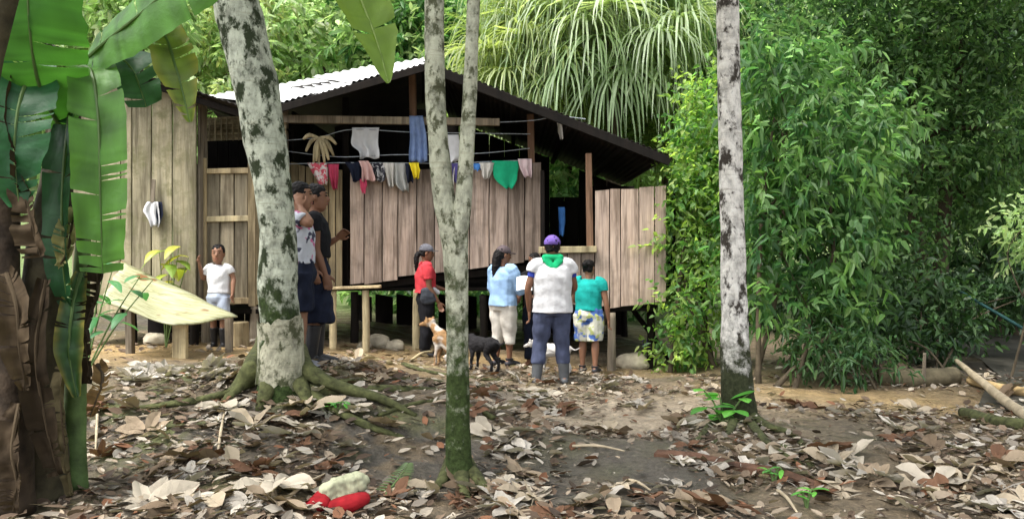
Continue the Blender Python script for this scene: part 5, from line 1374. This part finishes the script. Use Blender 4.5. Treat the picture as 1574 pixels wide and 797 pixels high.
    if hairstyle == 'ponytail':
        p, r = smooth_path([hx(0, -.055, .0), hx(0, -.085, -.03), hx(.005, -.085, -.10), hx(.0, -.080, -.17)], [.022 * S, .026 * S, .022 * S, .008 * S], 4); add_loft(bm, p, r, seg=10, round_=True)
    if hairstyle == 'long':
        p, r = smooth_path([hx(0, -.045, .01), hx(0, -.06, -.04), hx(0, -.062, -.11), hx(0, -.065, -.2)], [(.045), (.042), (.036), (.012)], 4); add_loft(bm, p, [q * S for q in r], side=Rh @ Vector(X1), seg=12, round_=True)
    if hairstyle == 'bun':
        add_loft(bm, [hx(0, -.055, .03), hx(0, -.075, .035)], [.03 * S, .026 * S], seg=10, round_=True)
    put('hair', remeshed(bm, .008, 1, .006, 30), HAIR, t, world=False)
    # clothing
    ctx = dict(S=S, hip=hip, chest=chest, neck=neck, sh=sh, hp=hp, arms=arms, legs=legs, gw=gw, t=t, hx=hx, Rh=Rh)
    for fn in parts: fn(ctx)
    return t

def shirt(mat, name='shirt', bottom=.0, sleeve=.45, loose=1.0, flare=1.0, collar=.9, wob=.010):
    """bottom: hem height relative to the hip (fraction of H); sleeve: 0..2 (1 = elbow, 2 = wrist)"""
    def fn(c):
        S, gw = c['S'], c['gw'] * loose; bm = bmesh.new(); hip, chest, neck = c['hip'], c['chest'], c['neck']
        e = .010
        tz = [(hip + Vector((0, 0, bottom * S)), (.096 * flare * gw + e), (.072 * flare * gw + e)), (lerp3(hip, chest, .35), .092 * gw + e, .068 * gw + e), (chest, .100 * gw + e, .070 * gw + e), (lerp3(chest, neck, .55), .102 * gw + e * .8, .058 * gw + e * .8), (lerp3(chest, neck, .82), .078 * gw, .046 * gw), (lerp3(chest, neck, collar + .05), .045, .042)]
        add_loft(bm, [q[0] for q in tz], [(q[1] * S, q[2] * S) for q in tz], side=(1, 0, 0), seg=20)
        for k in 'LR':
            sg = -1 if k == 'L' else 1; el, wr, _ = c['arms'][k]; el, wr = Vector(el), Vector(wr); sh = c['sh'][k]
            pts = [sh + Vector((-sg * .045 * S, 0, 0)), sh + Vector((-sg * .006 * S, 0, -.005 * S))]; rr_ = [.043 * S * gw, .043 * S * gw]
            if sleeve <= 1: pts += [lerp3(sh, el, sleeve * .6), lerp3(sh, el, sleeve)]; rr_ += [.042 * S * gw, .040 * S * gw]
            else: pts += [lerp3(sh, el, .6), el, lerp3(el, wr, (sleeve - 1) * .6), lerp3(el, wr, sleeve - 1)]; rr_ += [.037 * S * gw, .034 * S * gw, .031 * S, .025 * S]
            p, r = smooth_path(pts, rr_, 3); add_loft(bm, p, r, seg=12)
        put(name, remeshed(bm, .009, 2, wob * .7, 8, seed=S * 9), mat, c['t'], world=False)
    return fn

def trousers(mat, name='trousers', length=1.9, loose=1.0, top=.055):
    """length 1 = knee, 2 = ankle"""
    def fn(c):
        S, gw = c['S'], c['gw'] * loose; bm = bmesh.new(); hip = c['hip']
        add_loft(bm, [hip + Vector((0, 0, -.06 * S)), hip + Vector((0, 0, -.01 * S)), hip + Vector((0, 0, top * S))], [(.088 * S * gw, .068 * S * gw), (.099 * S * gw, .075 * S * gw), (.088 * S * gw, .064 * S * gw)], side=(1, 0, 0), seg=18)
        for k in 'LR':
            kn, an = c['legs'][k]; kn, an = Vector(kn), Vector(an); hp = c['hp'][k]
            pts = [hp + Vector((0, 0, .01 * S))]; rr_ = [.062 * S * gw]
            if length <= 1: pts += [lerp3(hp, kn, length * .5), lerp3(hp, kn, length)]; rr_ += [.060 * S * gw, .056 * S * gw]
            else: pts += [lerp3(hp, kn, .5), kn, lerp3(kn, an, (length - 1) * .5), lerp3(kn, an, length - 1)]; rr_ += [.056 * S * gw, .046 * S * gw, .044 * S * gw, .040 * S * gw]
            p, r = smooth_path(pts, rr_, 3); add_loft(bm, p, r, seg=14)
        put(name, remeshed(bm, .009, 2, .012, 7, seed=S * 5), mat, c['t'], world=False)
    return fn

def skirt(mat, length=.30, flare=1.25, name='skirt'):
    def fn(c):
        S, gw = c['S'], c['gw']; hip = c['hip']; bm = bmesh.new()
        z = [(.07, .084, .062), (.0, .102, .078), (-length * .5, .108 * flare ** .5, .085 * flare ** .5), (-length, .112 * flare, .09 * flare)]
        add_loft(bm, [hip + Vector((0, 0, q[0] * S)) for q in z], [(q[1] * S * gw, q[2] * S * gw) for q in z], side=(1, 0, 0), seg=22)
        put(name, remeshed(bm, .010, 2, .02, 8, seed=S), mat, c['t'], world=False)
    return fn

def boots(mat, top=.5, name='boot', r=1.0):
    """top: fraction of the shin covered, counted from the ankle"""
    def fn(c):
        S = c['S']
        for k in 'LR':
            sg = -1 if k == 'L' else 1; bm = bmesh.new(); kn, an = c['legs'][k]; kn, an = Vector(kn), Vector(an)
            add_loft(bm, [an + Vector((0, 0, -.028 * S)), an, lerp3(an, kn, top * .5), lerp3(an, kn, top)], [.028 * S, .029 * S * r, .034 * S * r, .040 * S * r], seg=14)
            z0 = an.z; add_loft(bm, [Vector((an.x, an.y - .03 * S, z0 - .025 * S)), Vector((an.x + sg * .005, an.y + .03 * S, z0 - .022 * S)), Vector((an.x + sg * .012, an.y + .085 * S, z0 - .03 * S)), Vector((an.x + sg * .014, an.y + .108 * S, z0 - .034 * S))], [(.027 * S, .022 * S), (.03 * S, .026 * S), (.032 * S, .018 * S), (.022 * S, .012 * S)], side=(1, 0, 0), seg=12, round_=True)
            put(name, remeshed(bm, .008, 2), mat, c['t'], world=False)
    return fn

def cap(mat, name='cap', brim=True):
    def fn(c):
        S, hx, Rh = c['S'], c['hx'], c['Rh']; bm = bmesh.new()
        pr = [(.018, .056, .064, -.008), (.04, .057, .065, -.008), (.062, .046, .054, -.008), (.080, .026, .030, -.008), (.085, .008, .01, -.008)]
        add_loft(bm, [hx(0, y, z) for z, a, b, y in pr], [(a * S, b * S) for z, a, b, y in pr], side=Rh @ Vector((1, 0, 0)), seg=18)
        o = put(name, remeshed(bm, .007, 1), mat, c['t'], world=False)
        if brim:
            bm = bmesh.new(); n_ = 10; top, bot = [], []
            for i in range(n_ + 1):
                a = math.pi * (i / n_); x = math.cos(a) * .05; y = .045 + math.sin(a) * .06
                top.append(bm.verts.new(hx(x, y, .030 - .10 * x * x * 20 * .1))); bot.append(bm.verts.new(hx(x, y, .025 - .10 * x * x * 20 * .1)))
            bm.faces.new(top); bm.faces.new(bot[::-1])
            for i in range(n_ + 1): j = (i + 1) % (n_ + 1); bm.faces.new((top[i], bot[i], bot[j], top[j]))
            bmesh.ops.recalc_face_normals(bm, faces=bm.faces); put('brim', bm_mesh(bm), mat, o, world=False)
    return fn

def lump(name, mat, segs, vox=.008, wob=.004):
    """extra piece from capsules in units of H: (p0, p1, r0, r1)"""
    def fn(c):
        S = c['S']; bm = bmesh.new()
        for p0, p1, r0, r1 in segs:
            s = lambda r: tuple(q * S for q in r) if isinstance(r, tuple) else r * S
            add_loft(bm, [Vector(p0) * S, Vector(p1) * S], [s(r0), s(r1)], side=(1, 0, 0), seg=12, round_=True)
        put(name, remeshed(bm, vox, 2, wob, 10), mat, c['t'], world=False)
    return fn

def legs_std(S, sp=.055, fw_=(0, 0)):
    return {'L': ((-sp * S, .012 + fw_[0] * .5, .275 * S), (-sp * S * 1.05, fw_[0] - .01, .042 * S)), 'R': ((sp * S, .012 + fw_[1] * .5, .275 * S), (sp * S * 1.05, fw_[1] - .01, .042 * S))}

VIOLET = m_cloth('violet_cap', (.13, .08, .30), .2); SCARF = m_cloth('green_scarf', (.01, .33, .13), .15)
DENIM = m_cloth('dark_denim', (.055, .065, .11), .3); GUM = m_plain('grey_rubber_boot', (.075, .08, .085), .45, .25, 9, .2, .005, .4)
GUMB = m_plain('black_rubber_boot', (.015, .015, .017), .4, .3, 9, .2, .005, .4)
SKYB = m_cloth('light_blue_shirt', (.24, .37, .56), .12); CREAMP = m_cloth('cream_trousers', (.48, .45, .40), .12)
REDT = m_cloth('coral_red_shirt', (.45, .04, .05), .15); GREYC = m_cloth('grey_cap', (.13, .13, .15), .25); DGREY = m_cloth('dark_cap', (.09, .07, .075), .25)
TEAL = m_cloth('teal_shirt', (.01, .27, .24), .15); ROYAL = m_cloth('royal_blue_sleeve', (.03, .05, .30), .2)
FLOR = m_cloth('blue_floral_shorts', (.48, .48, .40), .1, [(7, .52, .58, (.06, .12, .34)), (13, .58, .62, (.36, .40, .16))])
PTEE = m_cloth('printed_white_tee', (.46, .48, .53), .08, [(9, .58, .62, (.45, .12, .25)), (12, .58, .62, (.05, .05, .08))])
PAPER = m_plain('paper', (.82, .82, .80), .7, .04, 5, 0); PALEB = m_cloth('pale_blue_shorts', (.38, .43, .52), .12)
SOCK = m_cloth('grey_sock', (.22, .22, .24), .2); SHOE = m_plain('dark_shoe', (.03, .03, .035), .5, .3, 8, .2)

def at_feet(px, py, d):
    q = P(px, py, d); z = gz(q.x, d); return Vector((q.x, d, z))

# man in the white vest, back to the camera
S = 1.74; b0 = at_feet(849, 586, 10.5)
person('man in white vest, green scarf and violet cap seen from behind', b0, S, 0.05,
       {'L': ((-.29, -.02, 1.13), (-.27, .06, .86), (.05, .15, -1)), 'R': ((.27, .06, 1.14), (.20, .26, 1.0), (-.3, 1, -.1))},
       {'L': ((-.15, .03, .47), (-.19, -.03, .075)), 'R': ((.12, .03, .47), (.14, .0, .075))}, SKIN,
       [shirt(ROYAL, 'tee_shirt', .02, .55, .86), trousers(DENIM, length=1.6, loose=1.08), boots(GUM, .82, r=1.18),
        shirt(WHITE, 'vest', -.035, .34, 1.22, 1.05, .86, .012), cap(VIOLET, brim=True),
        lump('neck_scarf', SCARF, [((-.05, -.03, .855), (.05, -.03, .855), .026, .026), ((-.045, -.045, .845), (-.005, -.068, .79), (.03, .012), (.022, .010)), ((.045, -.045, .845), (.005, -.068, .79), (.03, .012), (.022, .010)), ((0, -.068, .79), (0, -.072, .765), (.02, .010), (.006, .006)), ((0, .035, .84), (0, .035, .85), (.05, .02), (.05, .02))])], 1.06, faces=False)
# woman with light blue shirt
S = 1.56; b0 = at_feet(773, 561, 11.7)
wm = person('woman in light blue shirt and cream trousers holding a paper', b0, S, -.75,
       {'L': ((-.25, .06, .98), (-.12, .30, 1.03), (.3, 1, .1)), 'R': ((.22, .10, .97), (.10, .32, 1.05), (-.1, 1, .1))},
       {'L': ((-.09, .02, .43), (-.10, -.02, .065)), 'R': ((.09, .03, .43), (.10, .02, .065))}, SKIN,
       [shirt(SKYB, 'shirt', -.02, 1.9, 1.12, 1.08), trousers(CREAMP, length=1.42, loose=1.12), boots(SHOE, .08, 'shoe'), cap(DGREY, brim=True)], 1.1, head_yaw=-.35, head_pitch=-.15, hairstyle='long', faces=True)
pc = P(806, 436, 11.45)
bm = bmesh.new(); n_ = 6; vt = []
for lay_ in (0, 1):
    vt.append([[bm.verts.new(pc + Vector(((i / n_ - .5) * .20, -.06 + .12 * (j / n_) + .008 * math.sin(i) + lay_ * .004, (j / n_ - .5) * .17 + .02 * math.sin(i / n_ * 3)))) for i in range(n_ + 1)] for j in range(n_ + 1)])
for lay_ in (0, 1):
    for j in range(n_):
        for i in range(n_): bm.faces.new((vt[lay_][j][i], vt[lay_][j][i + 1], vt[lay_][j + 1][i + 1], vt[lay_][j + 1][i]))
bmesh.ops.recalc_face_normals(bm, faces=bm.faces)
tag(put('paper_sheet', bm_mesh(bm), PAPER, origin=pc), 'white paper sheet held between the woman in blue and the man', 'paper')
# woman in red, profile to the right
S = 1.56; b0 = at_feet(654, 546, 12.45)
person('woman in red shirt and grey cap with a black shoulder bag', b0, S, -1.35,
       {'L': ((-.20, .10, .98), (-.14, .27, .93), (.2, 1, -.1)), 'R': ((.19, .03, .97), (.16, .16, .76), (0, .4, -1))},
       legs_std(S, .05, (.04, -.03)), SKIN,
       [shirt(REDT, 'shirt', .05, .6, 1.12, 1.05), trousers(BLACKC, length=1.9, loose=1.05), boots(GUMB, .1, 'shoe'), cap(GREYC),
        lump('shoulder_bag', m_cloth('charcoal_bag', (.045, .05, .06), .3), [((.115, -.03, .545), (.115, .045, .535), (.03, .07), (.03, .065)), ((.115, 0, .60), (.115, .02, .50), (.03, .06), (.028, .07))]),
        lump('bag_strap', BLACKC, [((.105, -.01, .60), (.05, -.055, .72), .007, .007), ((.05, -.055, .72), (-.06, -.03, .825), .007, .007), ((.105, .03, .60), (.05, .075, .72), .007, .007), ((.05, .075, .72), (-.06, .03, .825), .007, .007)], .005, 0),
        lump('waist_cloth', WHITE, [((.09, .06, .605), (.07, .10, .575), .02, .022)])], 1.08, hairstyle='ponytail', head_pitch=-.1)
# woman in teal, from behind
S = 1.5; b0 = at_feet(905, 567, 11.9)
person('woman in teal shirt and blue flowered shorts seen from behind', b0, S, -.35,
       {'L': ((-.22, .10, .95), (-.12, .26, .9), (.3, 1, 0)), 'R': ((.24, .0, .93), (.26, .05, .70), (.0, .15, -1))},
       legs_std(S, .06, (.03, -.02)), SKIN2,
       [shirt(TEAL, 'shirt', .03, .45, 1.08), trousers(FLOR, 'shorts', .98, 1.22), boots(SHOE, .06, 'sandal')], 1.1, hairstyle='bun', faces=False, head_yaw=-.3)
# the helper half hidden behind the man
S = 1.52; b0 = at_feet(822, 560, 11.95)
person('dark haired person mostly hidden behind the man in the vest', b0, S, 2.7,
       {'L': ((.20 - .4, .08, .94), (-.10, .26, .95), (.3, 1, .1)), 'R': ((.20, .08, .92), (.16, .26, .84), (-.2, 1, .0))},
       legs_std(S, .055), SKIN, [shirt(BLACKC, 'shirt', .02, .5, 1.0), trousers(NAVY, length=1.9)], 1.0, head_pitch=-.2)
# girl with printed tee beside the trunk
S = 1.66; b0 = at_feet(460, 556, 7.95)
person('girl in printed white tee and dark shorts half behind the mossy tree', b0, S, -1.45,
       {'L': ((-.2, .03, 1.10), (-.16, .10, .88), (0, .3, -1)), 'R': ((.24, .12, 1.28), (.12, .02, 1.43), (-.3, -.2, 1))},
       legs_std(S, .05, (.0, .02)), SKIN2,
       [shirt(PTEE, 'tee_shirt', .04, .5, 1.05), trousers(NAVY, 'shorts', .85, 1.2), boots(SOCK, .3, 'sock', .9)], 1.0, hairstyle='ponytail')
S = 1.68; b0 = at_feet(484, 553, 8.35)
person('girl in black top and long navy skirt facing right', b0, S, -1.4,
       {'L': ((-.19, .04, 1.08), (-.12, .20, 1.17), (.3, .6, .5)), 'R': ((.18, .02, 1.06), (.18, .10, .84), (0, .25, -1))},
       legs_std(S, .05, (.03, -.02)), SKIN,
       [shirt(BLACKC, 'top', .07, .4, 1.03), skirt(NAVY, .29, 1.15), boots(GUMB, .75, r=1.1),
        lump('waist_band', OFFW, [((-.07, .01, .60), (.07, .01, .60), (.03, .055), (.03, .055))])], 1.06, hairstyle='bun')
# boy in white by the door
S = 1.25; b0 = at_feet(336, 523, 11.15)
person('boy in white tee and pale shorts standing by the door', b0, S, math.pi - .15,
       {'L': ((-.19, -.02, .87), (-.20, .03, .68), (0, .1, -1)), 'R': ((.22, -.03, .86), (.20, .11, 1.05), (.1, .1, 1))},
       legs_std(S, .055, (.02, -.02)), SKIN2,
       [shirt(WHITE, 'tee_shirt', .03, .55, 1.1), trousers(PALEB, 'shorts', .95, 1.15), boots(GUMB, .7, r=1.1)], 1.0, head_yaw=.25, head=1.25)

# ------------------------------------------------------------------ dogs
def dog(label, base, S, yaw, cols, sit=False, head_turn=0., head_down=0.):
    """faces +Y; S = shoulder height"""
    t = empty('dog', base, label, 'dog', rz=yaw); coat, patch = cols
    bm = bmesh.new(); X1 = (1, 0, 0)
    V3 = lambda x, y, z: Vector((x, y, z)) * S
    if sit: body = [((0, -.40, .25), .17, .20), ((0, -.28, .42), .18, .22), ((0, -.08, .60), .17, .21), ((0, .12, .78), .17, .20), ((0, .22, .92), .11, .13)]
    else: body = [((0, -.52, .82), .12, .13), ((0, -.38, .80), .17, .19), ((0, -.1, .76), .16, .19), ((0, .18, .74), .18, .24), ((0, .38, .80), .16, .20), ((0, .48, .92), .11, .13)]
    add_loft(bm, [V3(*q[0]) for q in body], [(q[1] * S, q[2] * S) for q in body], side=X1, seg=14, round_=True)
    nb = Vector(body[-1][0]); hd = nb + Vector((.22 * math.sin(head_turn), .24 * math.cos(head_turn), .22 - head_down))
    fwd = Vector((math.sin(head_turn), math.cos(head_turn), -.25 - head_down * .5)).normalized()
    add_loft(bm, [nb * S, lerp3(nb, hd, .5) * S, hd * S], [.12 * S, .10 * S, .10 * S], seg=12, round_=True)
    add_loft(bm, [(hd - fwd * .05) * S, (hd + fwd * .1) * S, (hd + fwd * .2) * S, (hd + fwd * .36) * S], [.11 * S, .115 * S, .065 * S, .045 * S], seg=12, round_=True)
    sd_ = fwd.cross(Vector((0, 0, 1))).normalized()
    for s in (-1, 1):
        e = hd + sd_ * s * .09 + Vector((0, 0, .08)); add_loft(bm, [e * S, (e + sd_ * s * .06 + Vector((0, 0, .05))) * S, (e + sd_ * s * .10 + fwd * .04 + Vector((0, 0, -.05))) * S], [(.04 * S, .018 * S), (.04 * S, .014 * S), (.012 * S, .008 * S)], seg=8, round_=True)
        # front leg: shoulder, elbow, wrist, paw
        y = .22 if sit else .36
        pts = [(s * .11, y, .72), (s * .12, y - .05, .48), (s * .12, y + .0, .26), (s * .12, y + .0, .06), (s * .12, y + .07, .03)]
        p, r = smooth_path([V3(*q) for q in pts], [.10 * S, .07 * S, .045 * S, .042 * S, .045 * S], 3); add_loft(bm, p, r, seg=9, round_=True)
        # hind leg: knee forward, hock backward
        if sit: pts = [(s * .15, -.38, .26), (s * .19, -.08, .26), (s * .18, -.32, .08), (s * .17, -.12, .035)]; rr_ = [.13, .08, .045, .045]
        else: pts = [(s * .12, -.42, .74), (s * .13, -.30, .50), (s * .13, -.52, .28), (s * .13, -.50, .06), (s * .13, -.43, .03)]; rr_ = [.14, .09, .045, .04, .045]
        p, r = smooth_path([V3(*q) for q in pts], [q * S for q in rr_], 3); add_loft(bm, p, r, seg=9, round_=True)
    tl = [(0, -.5, .15), (0, -.75, .1), (.1, -.95, .12)] if sit else [(0, -.55, .88), (0, -.75, .80), (0, -.92, .88)]
    p, r = smooth_path([V3(*q) for q in tl], [.045 * S, .035 * S, .018 * S], 3); add_loft(bm, p, r, seg=7, round_=True)
    put('body', remeshed(bm, .008, 2, .004, 25), coat, t, world=False)
    bm = bmesh.new(); bmesh.ops.create_uvsphere(bm, u_segments=8, v_segments=6, radius=.03 * S, matrix=Matrix.Translation((hd + fwd * .41) * S)); put('nose', bm_mesh(bm), EYE, t, world=False)
    for s in (-1, 1):
        bm = bmesh.new(); bmesh.ops.create_uvsphere(bm, u_segments=8, v_segments=6, radius=.02 * S, matrix=Matrix.Translation((hd + fwd * .15 + sd_ * s * .075 + Vector((0, 0, .05))) * S)); put('eye', bm_mesh(bm), EYE, t, world=False)
    return t
TANW = m_cloth('tan_white_fur', (.44, .40, .35), .1, [(5, .42, .5, (.24, .14, .065))]); BLKF = m_cloth('black_fur', (.016, .015, .016), .4, [(4, .64, .68, (.4, .38, .35))]); WHF = m_cloth('white_fur', (.48, .46, .43), .1)
dog('tan and white dog sitting behind the forked tree', at_feet(684, 556, 11.6), .5, 1.25, (TANW, None), True, .3)
dog('black dog standing beside the woman in blue', at_feet(742, 570, 11.0), .44, .75, (BLKF, None), False, -.3, .25)
dog('white dog behind the boots of the man in the vest', at_feet(850, 572, 11.2), .40, 1.1, (WHF, None), False, .2, .2)
a, e = gp(632, 556), P(664, 532, 12.0); a.z += .02
log('pale_stick', 'pale stick leaning from the ground towards the tan dog', [a, a.lerp(e, .5), Vector((e.x, e.y, gz(e.x, e.y) + .12))], [.02, .02, .018], W_PALE, 9, 'stick', 8)

if TMPSC is not None: bpy.data.scenes.remove(TMPSC)
